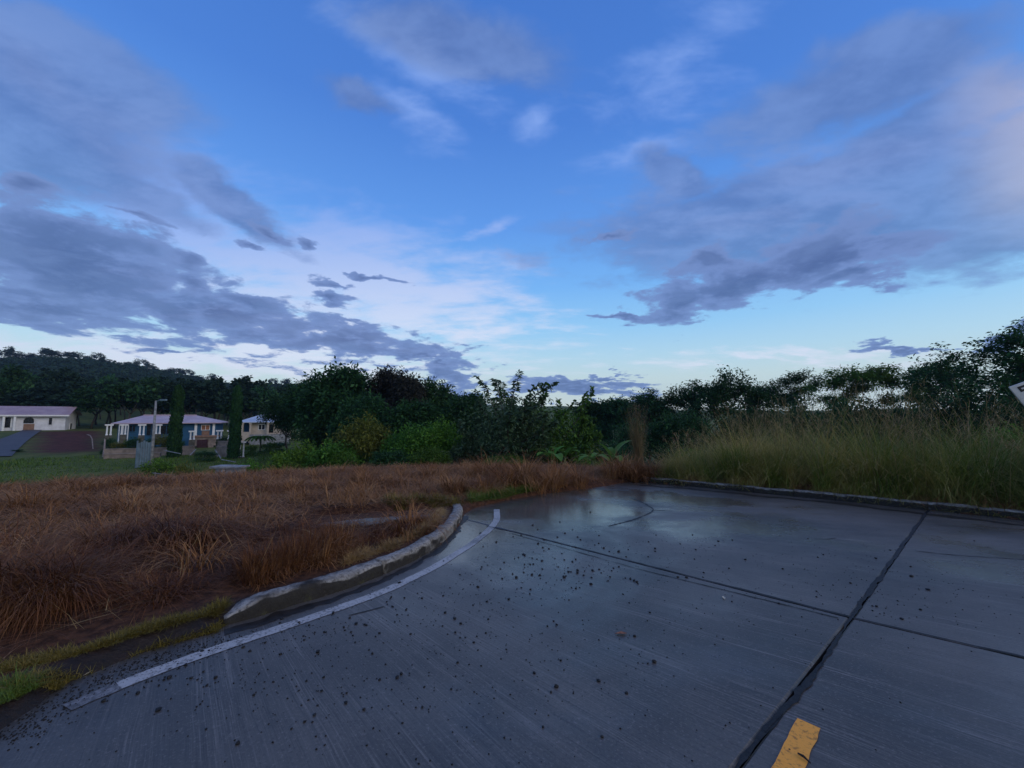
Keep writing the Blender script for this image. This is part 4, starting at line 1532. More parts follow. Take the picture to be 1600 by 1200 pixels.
CY = [(276, 42, 601, 16, 'tall narrow columnar tree in front of the blue house'), (369, 41, 602, 15, 'tall narrow columnar tree between the blue house and the zinc roofed house')]
for px, dp, top, w, lab in CY:
    tree('cypress', 'columnar_tree', px, dp, top, w, lab, leaf='leaf_dark')
for px, dp, top, w, lf, lab in [(258, 46, 678, 26, 'leaf_olive', 'yellow flecked bush before the blue house left of the columnar tree'), (205, 46, 686, 22, 'leaf_mid', 'green bush behind the low wall left of the utility pole'),
                                (186, 45, 690, 22, 'leaf_olive', 'dull bush behind the left end of the low wall'), (228, 47, 688, 24, 'leaf_mid', 'green bush behind the blue grey gate'),
                                (174, 45.4, 683, 20, 'leaf_dark', 'dark shrub at the leftmost twin pillar'), (214, 45.6, 682, 20, 'leaf_dark', 'dark shrub between the twin pillars left of the pole'), (238, 45.6, 684, 20, 'leaf_dark', 'dark shrub just behind the utility pole'),
                                (266, 46.4, 682, 18, 'leaf_dark', 'dark shrub touching the left columnar tree'), (287, 46, 688, 16, 'leaf_dark', 'dark shrub between the left columnar tree and the terrace'), (352, 46, 680, 18, 'leaf_dark', 'dark shrub right of the terrace'),
                                (322, 39, 704, 34, 'leaf_dark', 'low dark shrub in front of the terrace gate'), (440, 50, 690, 40, 'leaf_dark', 'dark bush below the right end of the zinc roofed house'), (395, 44, 694, 26, 'leaf_mid', 'green bush beneath the small palm'),
                                (292, 24, 722, 40, 'leaf_olive', 'dry brownish bush just beyond the field crest'), (250, 30, 716, 50, 'leaf_bright', 'bright green bush at the foot of the utility pole'),
                                (35, 44, 702, 16, 'leaf_dark', 'dark bush beside the driveway foot'), (425, 46, 690, 30, 'leaf_mid', 'green bush left of the dark bush under the zinc roofed house')]:
    tree('shrub', 'garden_bush', px, dp, top, w, lab, 'bush', None, lf)


# straw column and banana plants
def straw_column():
    p = at(997, 735, 13.6)
    n = 260
    x, y = p[0] + rng.normal(0, .05, n), p[1] + rng.normal(0, .05, n)
    b = np.stack([x, y, np.full(n, gz(p[0], p[1]))], 1)
    v = blades(b, U(0, 6.283, n), np.radians(U(80, 92, n)), U(.8, 2.5, n), np.radians(U(0, 22, n)), U(.006, .012, n), 5, .4)
    m = 260
    x, y = p[0] + rng.normal(0, .15, m), p[1] + rng.normal(0, .15, m)
    b = np.stack([x, y, gz(p[0], p[1]) + U(.7, 2.3, m)], 1)
    s = blades(b, U(0, 6.283, m), np.radians(U(0, 80, m)), U(.2, .5, m), np.radians(U(30, 120, m)), U(.008, .014, m), 3, .4, False)
    mm = merge([v, s])
    o = link('dry_reed', quads_mesh('dry_reed', mm[0], mm[1], 'reed', mm[2]))
    tag(o, 'tall upright column of tan straw standing at the road end', 'dry reed')


straw_column()


def banana(px, py, depth, n, size, label):
    p = at(px, py, depth)
    z0 = gz(p[0], p[1])
    o = empty('banana_plant', (p[0], p[1], z0), label, 'plant')
    ht = max(.25, p[2] - z0)
    mb = MB()
    mb.tube([(0, 0, 0), (.02, 0, ht * .6), (0, .02, ht)], [.09, .07, .04], 7)
    mb.build('stem', 'lawn_stem', o)
    for k in range(n):
        az = 6.283 * k / n + rnd.uniform(-.4, .4)
        el = math.radians(rnd.uniform(35, 75))
        bend = math.radians(rnd.uniform(60, 110))
        L = size * rnd.uniform(.75, 1.1)
        segs = 7
        cur = np.array([0, 0, ht * .95])
        mid, V, Fq = [], [], []
        for s_ in range(segs + 1):
            f = s_ / segs
            th_ = el - bend * f
            d = np.array([math.cos(th_) * math.cos(az), math.cos(th_) * math.sin(az), math.sin(th_)])
            w = L * .16 * math.sin(math.pi * min(1, .06 + f * .94)) ** .6
            sd_ = np.array([-math.sin(az), math.cos(az), 0])
            V += [cur - sd_ * w + np.array([0, 0, w * .25]), cur, cur + sd_ * w + np.array([0, 0, w * .25])]
            cur = cur + d * L / segs
        for s_ in range(segs):
            a = s_ * 3
            Fq += [(a, a + 1, a + 4, a + 3), (a + 1, a + 2, a + 5, a + 4)]
        mb = MB()
        mb.add(V, Fq)
        mb.build('leaf', 'leaf_banana', o)


MAT['lawn_stem'] = simple('green_stem', rgb(.06, .12, .04), .25, 6)
for i, (px, py, dp, n, sz, lab) in enumerate([(862, 722, 17.5, 6, .9, 'banana plant with pale drooping leaves at the field crest, leftmost of the clump'), (882, 716, 18.5, 6, .8, 'banana plant behind the pale drooping one'),
                                              (925, 722, 17, 5, .7, 'small broad leaved plant left of the upright one near the straw column'), (956, 722, 15.5, 4, .8, 'upright broad leaved plant left of the straw column'),
                                              (845, 712, 19.5, 6, .7, 'low broad leaved plant under the arching shoot tree')]):
    banana(px, py - 4, dp, n, sz * 1.5, lab)


# ------------------------------------------------------------------ houses
class Frame:
    """a facade plane: turns photograph pixels into metres along the wall and height"""
    def __init__(self, x, y, yaw):
        self.o = np.array([x, y, 0.0])
        self.t = np.array([math.cos(yaw), math.sin(yaw), 0])
        self.n = np.array([math.sin(yaw), -math.cos(yaw), 0])
        self.yaw = yaw

    def hit(self, px, py, fwd=0.0):
        d = ray(px, py)
        o = self.o + self.n * fwd
        t = np.dot(o - CAM, self.n) / np.dot(d, self.n)
        p = CAM + d * t
        return float(np.dot(p - self.o, self.t)), float(p[2])

    def rect(self, x0, y0, x1, y1, fwd=0.0):
        a, zt = self.hit(x0, y0, fwd)
        b, zb = self.hit(x1, y1, fwd)
        return min(a, b), max(a, b), min(zt, zb), max(zt, zb)


def bx(parent, name, mat, x0, x1, y0, y1, z0, z1):
    mb = MB()
    mb.box(x0, x1, y0, y1, z0, z1)
    return mb.build(name, mat, parent)


def window(parent, r, frame_mat='house_trim', pane_mat='opening', arch=False, mull=True):
    """r = x0,x1,z0,z1 in facade metres; the frame stands proud, the pane sits behind it"""
    x0, x1, z0, z1 = r
    w = .06
    mb = MB()
    mb.box(x0 - w, x0, -.06, .02, z0 - w, z1 + w)
    mb.box(x1, x1 + w, -.06, .02, z0 - w, z1 + w)
    if not arch:
        mb.box(x0, x1, -.06, .02, z1, z1 + w)
    mb.box(x0, x1, -.09, .02, z0 - w, z0)
    if mull:
        mb.box((x0 + x1) / 2 - .025, (x0 + x1) / 2 + .025, -.05, -.012, z0, z1)
    k = 10
    arc = [((x0 + x1) / 2 - (x1 - x0) / 2 * math.cos(math.pi * i / k), z1 + .45 * math.sin(math.pi * i / k)) for i in range(k + 1)]
    if arch:
        for (ax, az), (bx_, bz) in zip(arc[:-1], arc[1:]):
            mb.tube([(ax, -.02, az), (bx_, -.02, bz)], [w * .6, w * .6], 4)
    fr = mb.build('window', frame_mat, parent)
    pn = MB()
    pn.box(x0, x1, -.03, -.004, z0, z1)
    if arch:
        v = [(a, -.029, b) for a, b in arc] + [(a, -.005, b) for a, b in arc]
        n = k + 1
        pn.add(v, [tuple(range(n))[::-1], tuple(range(n, 2 * n))] + [(i, i + 1, n + i + 1, n + i) for i in range(k)])
    pn.build('pane', pane_mat, fr)
    return fr


def hip_roof(parent, mat, x0, x1, y0, y1, z, rise, inset, th=.10, rx0=None, rx1=None):
    ym = (y0 + y1) / 2
    a, b = (x0 + inset if rx0 is None else rx0), (x1 - inset if rx1 is None else rx1)
    top = [(x0, y0, z), (x1, y0, z), (x1, y1, z), (x0, y1, z), (a, ym, z + rise), (b, ym, z + rise)]
    bot = [(p[0], p[1], p[2] - th) for p in top[:4]]
    mb = MB()
    mb.add(top + bot, [(0, 1, 5, 4), (1, 2, 5), (2, 3, 4, 5), (3, 0, 4), (0, 6, 7, 1), (1, 7, 8, 2), (2, 8, 9, 3), (3, 9, 6, 0), (6, 9, 8, 7)])
    r = mb.build('roof', mat, parent)
    mb = MB()
    mb.tube([(a, ym, z + rise + .02), (b, ym, z + rise + .02)], [.09, .09], 6)
    mb.build('ridge_cap', mat, r)
    return r


def house_white():
    fx = Frame(at(102, 660, 62)[0], 62, math.radians(38))
    o = empty('white_house', (fx.o[0], fx.o[1], 0), 'white bungalow with long faded red metal roof above the driveway', 'house', rz=fx.yaw)
    zb = -1.4
    L = 20
    ze = fx.hit(100, 646)[1]
    zr = ze + 1.15
    D = 6.4
    mb = MB()
    mb.box(-L, 0, 0, D, zb, ze)
    mb.add([(0, 0, ze), (0, D, ze), (0, D / 2, zr - .1), (-.2, 0, ze), (-.2, D, ze), (-.2, D / 2, zr - .1)], [(0, 1, 2), (3, 5, 4), (0, 2, 5, 3), (1, 4, 5, 2)])
    mb.build('wall', 'house_white', o)
    mb = MB()
    th = .1
    for sy, ey in ((-.7, D / 2), (D + .7, D / 2)):
        zs = ze - .22
        p = [(-L - .5, sy, zs), (.55, sy, zs), (.55, ey, zr), (-L - .5, ey, zr)]
        q = [(a, b, c - th) for a, b, c in p]
        f = [(0, 1, 2, 3), (7, 6, 5, 4), (0, 4, 5, 1), (1, 5, 6, 2), (2, 6, 7, 3), (3, 7, 4, 0)]
        mb.add(p + q, f)
    rf = mb.build('roof', 'roof_red', o)
    bx(rf, 'fascia', 'house_trim', -L - .5, .5, -.76, -.705, ze - .46, ze - .24)
    window(o, fx.rect(37, 656.5, 53, 661.5), 'house_white', arch=True, mull=False)
    a = fx.rect(37, 662.5, 53, 672)
    bx(o, 'panel', 'wood_panel', a[0], a[1], -.05, .02, a[2], a[3])
    window(o, fx.rect(77, 653, 81, 663.5), 'house_white', mull=False)
    d = fx.rect(7, 652, 16, 668)
    dr = bx(o, 'door', 'opening', d[0], d[1], -.05, .02, d[2], d[3])
    mb = MB()
    mb.box(d[0] - .14, d[0], -.09, .02, d[2], d[3] + .14)
    mb.box(d[1], d[1] + .14, -.09, .02, d[2], d[3] + .14)
    mb.box(d[0], d[1], -.09, .02, d[3], d[3] + .14)
    mb.build('door_frame', 'house_trim', dr)
    # porch post at the frame edge
    for px in (3.5, 21):
        a, z = fx.hit(px, 650, 1.2)
        mb = MB()
        mb.tube([(a, -.55, zb), (a, -.55, ze - .36)], [.14, .14], 8)
        mb.build('porch_post', 'house_trim', o)
    # gable window
    mb = MB()
    mb.box(-.01, .05, 2.6, 3.6, .25 - .9, 1.35 - .9)
    w = mb.build('window', 'house_trim', o)
    bx(w, 'pane', 'opening', .045, .07, 2.68, 3.52, -.57, .37)


house_white()


def house_blue():
    c = at(262, 680, 52)
    fx = Frame(c[0], c[1], math.radians(30))
    o = empty('blue_house', (c[0], c[1], 0), 'blue walled house with faded rose hip roof and white columns', 'house', rz=fx.yaw)
    x0 = fx.hit(184, 670)[0]
    x1 = fx.hit(338, 670)[0]
    ze = fx.hit(260, 661, .6)[1]
    zr = ze + .95
    zb = -2.4
    D = 6.5
    bx(o, 'wall', 'house_blue', x0, x1, 0, D, zb, ze)
    hip_roof(o, 'roof_rose', x0 - .5, x1 + .6, -.7, D + .6, ze + .02, 1.0, 2.4, rx0=fx.hit(212, 650)[0], rx1=fx.hit(300, 650)[0])
    window(o, fx.rect(315.5, 664.5, 327, 671.5), pane_mat='shutter')
    a = fx.rect(315.5, 673.5, 327, 680)
    bx(o, 'panel', 'wood_panel', a[0], a[1], -.05, .02, a[2], a[3])
    for px in (306.5, 334.5):
        a, b = fx.hit(px, 664)[0], fx.hit(px, 681)[1]
        mb = MB()
        mb.box(a - .13, a + .13, -.16, .02, b, ze - .05)
        mb.box(a - .18, a + .18, -.2, .02, b, b + .15)
        mb.build('column', 'house_trim', o)
    for p in ((203, 665, 211, 674), (230, 664, 243, 680), (250, 665, 270, 678)):
        window(o, fx.rect(*p), 'house_blue')
    for px in (184, 190, 198):
        a = fx.hit(px, 664, 1.1)[0]
        mb = MB()
        mb.tube([(a, -.5, -1.9), (a, -.5, ze - .1)], [.06, .06], 6)
        mb.build('porch_post', 'white_metal', o)
    # raised terrace with its gate below the right bay
    q = fx.rect(303, 681, 338, 703, 1.4)
    mb = MB()
    mb.box(q[0], q[1], -1.4, -.02, zb, q[3] - .22)
    mb.build('terrace_wall', 'stone_wall', o)
    mb = MB()
    mb.box(q[0] - .15, q[1] + .15, -1.55, -.015, q[3] - .218, q[3])
    mb.build('terrace_slab', 'wood_panel', o)
    q = fx.rect(308, 687, 324, 702, 1.4)
    gt = bx(o, 'gate', 'maroon', q[0], q[1], -1.46, -1.395, q[2], q[3])
    for k in range(6):
        a = q[0] + (q[1] - q[0]) * (k + .5) / 6
        bx(gt, 'bar', 'maroon', a - .02, a + .02, -1.50, -1.465, q[2], q[3])
    q = fx.rect(326, 686, 333, 701, 1.4)
    bx(o, 'panel', 'stone_wall', q[0], q[1], -1.45, -1.397, q[2], q[3])


house_blue()


def house_zinc():
    c = at(413, 670, 58)
    fx = Frame(c[0], c[1], math.radians(22))
    o = empty('cream_house', (c[0], c[1], 0), 'cream house under a pale grey blue zinc hip roof', 'house', rz=fx.yaw)
    x0, x1 = fx.hit(391, 670)[0], fx.hit(446, 670)[0]
    xl = fx.hit(378, 670)[0]
    ze = fx.hit(413, 659.5, .6)[1]
    D = 6.0
    bx(o, 'wall', 'house_cream', x0, x1, 0, D, -2.4, ze)
    bx(o, 'porch_wall', 'house_blue', xl, x0, 1.2, D - .003, -2.4, ze - .004)
    hip_roof(o, 'roof_zinc', xl - .6, x1 + .7, -.8, D + .6, ze + .02, 1.05, 2.4, rx0=fx.hit(399, 650)[0], rx1=fx.hit(424, 650)[0])
    window(o, fx.rect(404.5, 663.5, 413.5, 671))
    d = fx.rect(421, 663, 427, 676)
    dr = bx(o, 'door', 'opening', d[0], d[1], -.05, .02, d[2], d[3])
    bx(dr, 'door_frame', 'house_trim', d[0] - .1, d[1] + .1, -.035, .018, d[3], d[3] + .1)
    for px in (379, 391.5, 419, 447):
        a = fx.hit(px, 664, .6)[0]
        mb = MB()
        mb.box(a - .11, a + .11, -.7, -.48, -2.3, ze - .1)
        mb.box(a - .16, a + .16, -.75, -.43, ze - .28, ze - .1)
        mb.build('porch_post', 'house_cream', o)
    q = fx.rect(376, 675, 391, 681, .6)
    bx(o, 'parapet', 'house_cream', q[0], q[1], -.68, -.5, q[2] - .8, q[3])
    q = fx.rect(391, 679, 447, 681, .6)
    bx(o, 'plinth', 'old_concrete', q[0], q[1] + .4, -.8, -.004, -2.6, q[3])


house_zinc()


def wall_box(name, px0, px1, ytop, ybot, depth0, depth1, mat, label, th=.25, cap=True):
    a, b = at(px0, ytop, depth0), at(px1, ytop, depth1)
    zb = min(at(px0, ybot, depth0)[2], at(px1, ybot, depth1)[2]) - .5
    yaw = math.atan2(b[1] - a[1], b[0] - a[0])
    L = math.hypot(b[0] - a[0], b[1] - a[1])
    o = empty(name, (a[0], a[1], 0), label, 'wall', rz=yaw)
    bx(o, 'wall_body', mat, 0, L, 0, th, zb, a[2] - .08)
    if cap:
        bx(o, 'coping', mat, -.04, L + .04, -.05, th + .05, a[2] - .078, a[2])
    return o


wall_box('retaining_wall', 163, 272, 701.5, 709, 43, 45, 'stone_wall', 'long low beige wall in front of the blue house')
wall_box('retaining_wall', 162, 250, 709.5, 713, 41, 42.5, 'stone_wall', 'lower kerb like wall at the foot of the long beige wall')
wall_box('retaining_wall', 285, 302, 697, 708, 45, 45, 'stone_wall', 'short beige wall between the left columnar tree and the terrace')
wall_box('retaining_wall', 340, 368, 689, 716, 44.5, 44, 'stone_wall', 'stepped tan wall right of the terrace gate')
wall_box('retaining_wall', 338, 360, 697, 716, 43.5, 43, 'stone_wall', 'lower step of the tan wall right of the terrace gate')


def twin_post(px, ytop, ybot, depth, label):
    p = at(px, ybot, depth)
    zt = at(px, ytop, depth)[2]
    o = empty('gate_pillar', (p[0], p[1], p[2]), label, 'pillar', 'white twin pillars before the blue house', rz=math.atan2(-p[0], p[1]) + math.pi * 0)
    h = zt - p[2]
    for s in (-.16, .16):
        mb = MB()
        mb.tube([(s, 0, 0), (s, 0, .12), (s, 0, .14), (s, 0, h - .16)], [.11, .11, .075, .075], 8)
        mb.build('post', 'house_trim', o)
    mb = MB()
    mb.box(-.36, .36, -.16, .16, h - .158, h)
    mb.build('capital', 'house_trim', o)
    mb = MB()
    mb.box(-.28, .28, -.18, .18, -1.3, -.002)
    mb.build('pedestal', 'dark_wall', o)


for px, a, b, dp, lab in [(169.5, 663, 680, 46, 'white twin pillar at the left end of the garden wall'), (192.5, 663, 679, 48, 'dull twin pillar before the left blue wall of the house'),
                          (221, 663, 680, 46, 'white twin pillar left of the utility pole'), (246.5, 663, 678, 47, 'white twin pillar between the utility pole and the columnar tree'),
                          (300, 673, 687, 46, 'white twin pillar left of the terrace gate'), (342.5, 672, 686, 46, 'white twin pillar right of the terrace gate'),
                          (360, 672, 686, 45, 'white twin pillar touching the right columnar tree'), (377, 690, 714, 42, 'pale square post to the right of the second columnar tree')]:
    twin_post(px, a, b, dp, lab)


def pole():
    b = at(237, 716, 33)
    z0 = gz(b[0], b[1])
    zt = at(241, 626, 33)[2]
    o = empty('utility_pole', (b[0], b[1], z0), 'slender grey concrete pole with a small lamp head before the blue house', 'pole')
    mb = MB()
    mb.tube([(0, 0, 0), (0, 0, (zt - z0) * .5), (0, 0, zt - z0)], [.13, .10, .07], 8)
    mb.build('pole', 'old_concrete', o, True)
    mb = MB()
    mb.tube([(0, 0, zt - z0 - .15), (.25, -.05, zt - z0 + .02), (.55, -.1, zt - z0 + .05)], [.03, .03, .03], 6)
    mb.build('lamp_arm', 'steel_blue', o)
    mb = MB()
    mb.box(.5, .95, -.2, 0, zt - z0 - .01, zt - z0 + .12)
    mb.build('lamp_head', 'steel_blue', o)


pole()


def sheet_gate():
    a, b = at(216, 690, 34), at(235, 690, 35)
    z0 = min(gz(a[0], a[1]), gz(b[0], b[1])) - .1
    zt = at(222, 688.5, 34)[2]
    yaw = math.atan2(b[1] - a[1], b[0] - a[0])
    L = math.hypot(b[0] - a[0], b[1] - a[1])
    o = empty('metal_gate', (a[0], a[1], z0), 'blue grey sheet metal gate panel beside the utility pole', 'gate', rz=yaw)
    H = zt - z0
    n = 5
    for k in range(n):
        bx(o, 'panel', 'steel_blue', L * k / n + .02, L * (k + 1) / n - .02, 0, .03, .15, H - .1 * abs(k - 2) - .02)
    mb = MB()
    mb.box(-.07, .0, -.03, .06, 0, H)
    mb.box(L, L + .07, -.03, .06, 0, H - .2)
    mb.box(0, L, .032, .07, H * .45, H * .45 + .07)
    mb.build('gate_frame', 'steel_blue', o)


sheet_gate()


def concrete_box():
    a, b = at(336, 741, 17.6), at(372, 741, 17.6)
    z0 = a[2] - .25
    zt = at(350, 728.5, 17.6)[2]
    o = empty('concrete_box', ((a[0] + b[0]) / 2, a[1], z0), 'low pale concrete box with an overhanging chipped lid at the field crest', 'box')
    w = (b[0] - a[0]) / 2
    H = zt - z0
    bx(o, 'box_wall', 'old_concrete', -w, w, 0, .5, 0, H - .09)
    mb = MB()
    mb.box(-w - .2, w * .15, -.1, .6, H - .088, H)
    mb.build('lid', 'old_concrete', o)
    mb = MB()
    mb.box(w * .17, w + .12, -.08, .6, H - .087, H - .02)
    mb.build('lid', 'old_concrete', o)
    bx(o, 'plate', 'white_metal', -w * .42, -w * .2, -.02, -.002, H * .45, H * .75)


concrete_box()


def pipes():
    a, b = at(238, 739, 24), at(271, 742.5, 22.5)
    o = empty('pipe_rail', tuple(a), 'pair of pale sloping pipe rails beyond the field crest', 'rail')
    for dz in (0, -.26):
        mb = MB()
        mb.tube([(0, 0, dz), tuple(b - a + np.array([0, 0, dz]))], [.018, .018], 6)
        mb.build('rail', 'old_concrete', o)
    for f in (.12, .88):
        q = (b - a) * f
        mb = MB()
        mb.tube([(q[0], q[1] + .032, q[2] - 1.2), (q[0], q[1] + .032, q[2] + .04)], [.025, .025], 6)
        mb.build('post', 'old_concrete', o)
    # bent pipe over the red bank
    pts = [at(136, 679, 52), at(141, 680.5, 51), at(144, 686, 50), at(145.5, 703, 48)]
    o = pts[0]
    mb = MB()
    mb.tube([p - o for p in pts], [.06] * 4, 6)
    e = mb.build('bent_pipe', 'stone_wall')
    e.location = o
    tag(e, 'thin pale pipe bending down the bare red bank', 'pipe')
    p0, p1 = at(164, 686, 45), at(161, 713, 43)
    mb = MB()
    mb.tube([p0 - p1, (p0 - p1) * .5 + np.array([.05, 0, 0]), (0, 0, -.3)], [.07, .08, .09], 6)
    e = mb.build('fence_post', 'stone_wall')
    e.location = p1
    tag(e, 'weathered post at the left end of the long beige wall', 'post')
    for i, (q0, q1, d0, d1, lab) in enumerate([((306, 702), (297, 711), 42, 39, 'white sloping edge strip left of the terrace gate'), ((336, 703), (345, 716), 42, 38, 'white sloping edge strip right of the terrace gate'),
                                               ((346, 718), (368, 722), 37, 36, 'white fallen rail lying below the right columnar tree'), ((258, 704), (282, 709), 40, 38, 'thin white rail at the foot of the left columnar tree')]):
        a, b = at(*q0, d0), at(*q1, d1)
        mb = MB()
        mb.tube([(0, 0, 0), tuple(b - a)], [.05, .05], 5)
        e = mb.build('edge_rail', 'old_concrete')
        e.location = a
        tag(e, lab, 'rail')


pipes()


def palm():
    p = at(406, 706, 47)
    z0 = gz(p[0], p[1])
    zt = at(405, 684, 47)[2]
    o = empty('palm_tree', (p[0], p[1], z0), 'small palm with drooping fronds below the zinc roofed house', 'palm tree')
    mb = MB()
    mb.tube([(0, 0, 0), (.05, 0, (zt - z0) * .5), (0, 0, zt - z0)], [.12, .1, .09], 7)
    mb.build('trunk', 'bark_pale', o)
    for k in range(11):
        az = 6.283 * k / 11
        n = 26
        f = np.linspace(.1, 1, n)
        el = math.radians(50) - math.radians(105) * f
        L = 1.7
        hx = np.cumsum(np.cos(el)) * L / n
        hz = np.cumsum(np.sin(el)) * L / n
        c = np.stack([hx * math.cos(az), hx * math.sin(az), hz + zt - z0], 1)
        c2 = np.repeat(c, 2, 0)
        sg = np.tile([1, -1], n)[:, None]
        ax = unit(np.array([[-math.sin(az), math.cos(az), 0]]) * sg + np.array([[math.cos(az) * .5, math.sin(az) * .5, -.5]]))
        nr = unit(np.array([[0, 0, 1.]]) + ax * .1)
        v, q = leaf_quads(c2, ax, np.repeat(nr, 1, 0) if len(nr) == 2 * n else np.repeat(nr, 2 * n, 0), np.full(2 * n, .5), np.full(2 * n, .09))
        link('frond', quads_mesh('frond', v, q, 'leaf_mid'), o)


palm()


def hit_ground(px, py):
    d = ray(px, py)
    t = np.linspace(20, 120, 2001) / d[1]
    P = CAM[None] + d[None] * t[:, None]
    k = np.nonzero(P[:, 2] < ground_z(P[:, 0], P[:, 1]))[0]
    return P[k[0]] if len(k) else P[-1]


def driveway():
    """asphalt drive laid on the slope up to the white house"""
    pl = [(-130, 716), (-60, 703), (-15, 692), (12, 683), (30, 676), (36, 672.5)]
    prr = [(18, 714), (30, 701), (42, 690), (54, 681), (62, 675.5), (66, 672.5)]
    A = np.array([hit_ground(*q) for q in pl])
    B = np.array([hit_ground(*q) for q in prr])
    rows, cols = 40, 10
    f = np.linspace(0, len(pl) - 1, rows)
    ai = np.stack([np.interp(f, np.arange(len(pl)), A[:, k]) for k in range(2)], 1)
    bi = np.stack([np.interp(f, np.arange(len(pl)), B[:, k]) for k in range(2)], 1)
    g = np.linspace(0, 1, cols)[None, :, None]
    P = (ai[:, None] * (1 - g) + bi[:, None] * g).reshape(-1, 2)
    z = ground_z(P[:, 0], P[:, 1])
    top = np.c_[P, z + .10]
    i = np.arange(rows * cols).reshape(rows, cols)
    q = np.stack([i[:-1, :-1], i[:-1, 1:], i[1:, 1:], i[1:, :-1]], -1).reshape(-1, 4)
    MAT['driveway'] = simple('driveway_asphalt', rgb(.055, .055, .065), .2, 1.0, 0.6)
    tag(link('driveway', quads_mesh('driveway', top, q, 'driveway')), kind='structure')


driveway()


def sign_board():
    c = at(1575, 605, 9.3)
    o = empty('sign_board', tuple(c), 'tilted white board with a dark printed square at the right frame edge', 'sign')
    ex = unit(np.array([[.9, -.25, .40]]))[0]
    ez = np.cross(np.array([.25, .95, 0]), ex)
    ez = unit(np.array([[.50, -.05, -.78]]))[0]
    nn = np.cross(ex, ez)
    nn /= np.linalg.norm(nn)
    if nn[1] > 0:
        nn = -nn

    def quad_box(a, b, c_, d, z0, z1, nm, mat):
        P = [ex * x + ez * z for x, z in ((a, c_), (b, c_), (b, d), (a, d))]
        vs = [p + nn * z0 for p in P] + [p + nn * z1 for p in P]
        mb = MB()
        mb.add(vs, [(0, 1, 2, 3), (7, 6, 5, 4), (0, 4, 5, 1), (1, 5, 6, 2), (2, 6, 7, 3), (3, 7, 4, 0)])
        return mb.build(nm, mat, o)
    quad_box(0, 1.5, 0, 1.0, 0, .03, 'board', 'sign_white')
    quad_box(.12, .36, .06, .11, .031, .034, 'printed_mark', 'sign_black')
    quad_box(.12, .17, .112, .20, .031, .034, 'printed_mark', 'sign_black')
    quad_box(.31, .36, .112, .20, .031, .034, 'printed_mark', 'sign_black')
    quad_box(.172, .308, .15, .20, .031, .034, 'printed_mark', 'sign_black')
    for u in (.75, 1.35):
        p = ex * u + ez * .5 - nn * .04
        g = gz(c[0] + p[0], c[1] + p[1]) - c[2]
        mb = MB()
        mb.tube([(p[0], p[1], g), tuple(p + np.array([0, 0, .3]))], [.035, .035], 6)
        mb.build('post', 'steel_blue', o)


sign_board()


# ------------------------------------------------------------------ loose bits on the road
def crumb_mesh(seed):
    g = np.random.default_rng(seed)
    bm = bmesh.new()
    bmesh.ops.create_icosphere(bm, subdivisions=1, radius=.5)
    for v in bm.verts:
        v.co *= 1 + g.uniform(-.28, .25)
        v.co.z *= .7
    me = bpy.data.meshes.new('crumb')
    bm.to_mesh(me)
    bm.free()
    me.materials.append(MAT['crumb'])
    return me


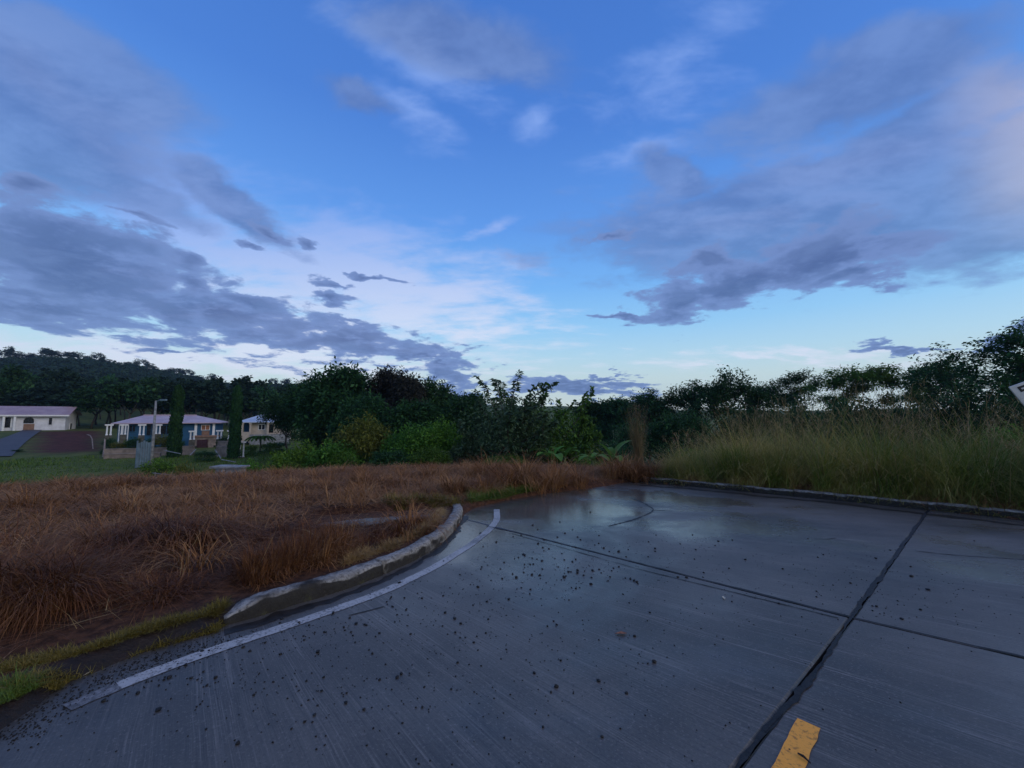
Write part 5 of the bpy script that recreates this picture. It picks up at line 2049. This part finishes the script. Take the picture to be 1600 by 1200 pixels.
def crumbs():
    meshes = [crumb_mesh(s) for s in range(6)]
    spots = []
    clusters = [(880, 890, 60, 22, 95), (800, 875, 60, 25, 60), (940, 830, 70, 22, 60), (680, 935, 60, 22, 30), (500, 985, 60, 12, 26), (560, 1010, 160, 40, 26), (1000, 860, 90, 30, 40), (720, 980, 140, 60, 30),
                (260, 1045, 110, 26, 44), (850, 800, 60, 16, 30), (1100, 840, 90, 30, 24), (1320, 870, 90, 40, 20), (1380, 930, 60, 25, 14), (430, 1080, 120, 50, 20), (780, 1090, 200, 60, 18), (600, 860, 20, 8, 6), (1150, 905, 160, 50, 18)]
    for cx, cy, sx, sy, n in clusters:
        for _ in range(n):
            spots.append((rnd.gauss(cx, sx), rnd.gauss(cy, sy)))
    spots += [(502, 1080), (660, 1106), (433, 1064), (427, 1066), (476, 1128), (720, 975), (892, 940), (1085, 942), (215, 1084), (230, 1060), (365, 1068), (380, 1012), (390, 1018), (1000, 905), (985, 905), (1012, 1037), (1022, 1035), (1170, 980)]
    good = []
    for px, py in spots:
        if not (-10 < px < 1610 and 765 < py < 1200):
            continue
        p = on_road(px, py)
        if road_sd(p[0:1], p[1:2])[0] > -0.1:
            continue
        size = min(.036, max(.009, rnd.lognormvariate(math.log(.018), .36))) * min(1.15, .55 + .12 * p[1])
        good.append((size * F / p[1], size, p))
    good.sort(key=lambda q: -q[0])
    proto = None
    for i, (_, s, p) in enumerate(good[:290]):
        o = bpy.data.objects.new('crumb', meshes[i % 6])
        COL.objects.link(o)
        o.location = (p[0], p[1], p[2] + s * .22)
        o.rotation_euler = (rnd.uniform(-.2, .2), rnd.uniform(-.2, .2), rnd.uniform(0, 6.28))
        o.scale = (s * rnd.uniform(.8, 1.3), s, s * rnd.uniform(.8, 1.1))
        tag(o, 'small dark crumb of asphalt lying loose on the wet concrete road', 'crumb', 'asphalt crumbs scattered on the road')
    # finer grit
    g = np.random.default_rng(3)
    n = 2600
    sel = g.integers(0, len(clusters), n)
    C = np.array(clusters)[sel]
    px, py = g.normal(C[:, 0], C[:, 2] * 1.4), g.normal(C[:, 1], C[:, 3] * 1.3)
    # dark crumbly edge along the verge
    m = 1000
    t_ = g.uniform(0, 1, m)
    ex = np.interp(t_, [0, .3, .6, 1], [0, 110, 230, 360])
    ey = np.interp(t_, [0, .3, .6, 1], [1150, 1078, 1026, 988])
    px = np.concatenate([px, ex + g.normal(0, 22, m)])
    py = np.concatenate([py, ey + np.abs(g.normal(0, 12, m)) + 2])
    k = (py > 770) & (py < 1230)
    px, py = px[k], py[k]
    P = np.array([on_road(a, b) for a, b in zip(px, py)])
    P = np.concatenate([P, np.array([on_road(p[0], p[1]) for p in [(rnd.uniform(900, 1600), rnd.uniform(780, 1000)) for _ in range(250)]])])
    P = P[road_sd(P[:, 0], P[:, 1]) < .05]
    oc = np.array([(1, 0, 0), (0, 1, 0), (-1, 0, 0), (0, -1, 0), (0, 0, .8), (0, 0, -.4)], float)
    tri = np.array([(0, 1, 4), (1, 2, 4), (2, 3, 4), (3, 0, 4), (1, 0, 5), (2, 1, 5), (3, 2, 5), (0, 3, 5)])
    n = len(P)
    sz = g.uniform(.002, .007, n)
    V = P[:, None, :] + oc[None] * (sz[:, None, None]) * g.uniform(.6, 1.4, (n, 6, 1)) + np.array([0, 0, .002])
    Q = (np.arange(n)[:, None, None] * 6 + tri[None]).reshape(-1, 3)
    o = link('grit', quads_mesh('grit', V.reshape(-1, 3), Q, 'crumb'))
    tag(o, 'fine dark grit sprinkled over the concrete', 'grit', kind='stuff')
    # twig on the yellow dash, a few dead leaves
    a, b = on_road(1247, 1181), on_road(1267, 1196)
    mb = MB()
    mb.tube([(0, 0, .012), tuple((b - a) * .5 + np.array([0, .004, .016])), tuple(b - a + np.array([0, 0, .010]))], [.004, .006, .003], 6)
    o = mb.build('twig', 'twig')
    o.location = a
    tag(o, 'short black twig lying on the yellow dash', 'twig')
    for px, py, s, mt, lab in [(970, 991, .05, 'leaf_dead', 'curled tan dead leaf on the concrete'), (1131, 935, .035, 'leaf_pale', 'small pale leaf on the concrete near the cross joint'), (139, 1052, .035, 'leaf_pale', 'pale scrap lying by the yellow green verge')]:
        p = on_road(px, py)
        v = [(-s, 0, .006), (-s * .2, s * .45, .016), (s, 0, .008), (-s * .2, -s * .4, .012)]
        mb = MB()
        mb.add([(q[0], q[1], q[2] + .001) for q in v] + [(q[0], q[1], q[2] - .0012) for q in v], [(0, 3, 2, 1), (4, 5, 6, 7), (0, 1, 5, 4), (1, 2, 6, 5), (2, 3, 7, 6), (3, 0, 4, 7)])
        o = mb.build('dead_leaf', mt)
        o.location = p
        o.rotation_euler = (0, 0, rnd.uniform(0, 6))
        tag(o, lab, 'leaf')


MAT['leaf_dead'] = simple('dead_leaf', rgb(.22, .10, .06), .3, 30)
MAT['leaf_pale'] = simple('pale_leaf', rgb(.45, .42, .34), .2, 30)
crumbs()


# ------------------------------------------------------------------ evening air
def haze():
    zmin = min(float(v.co.z) for v in bpy.data.objects['ground'].data.vertices)
    mb = MB()
    mb.box(-1700, 1700, -700, 1700, zmin - 1, 125)
    m = bpy.data.materials.new('haze_air')
    m.use_nodes = True
    t = NT(m.node_tree)
    v = t.n('ShaderNodeVolumePrincipled')
    v.inputs['Color'].default_value = (.50, .72, 1.0, 1)
    v.inputs['Density'].default_value = 0.00020
    v.inputs['Anisotropy'].default_value = 0.0
    o = t.n('ShaderNodeOutputMaterial')
    t.t.links.new(v.outputs[0], o.inputs['Volume'])
    MAT['haze'] = m
    tag(mb.build('haze', 'haze'), kind='stuff')


haze()
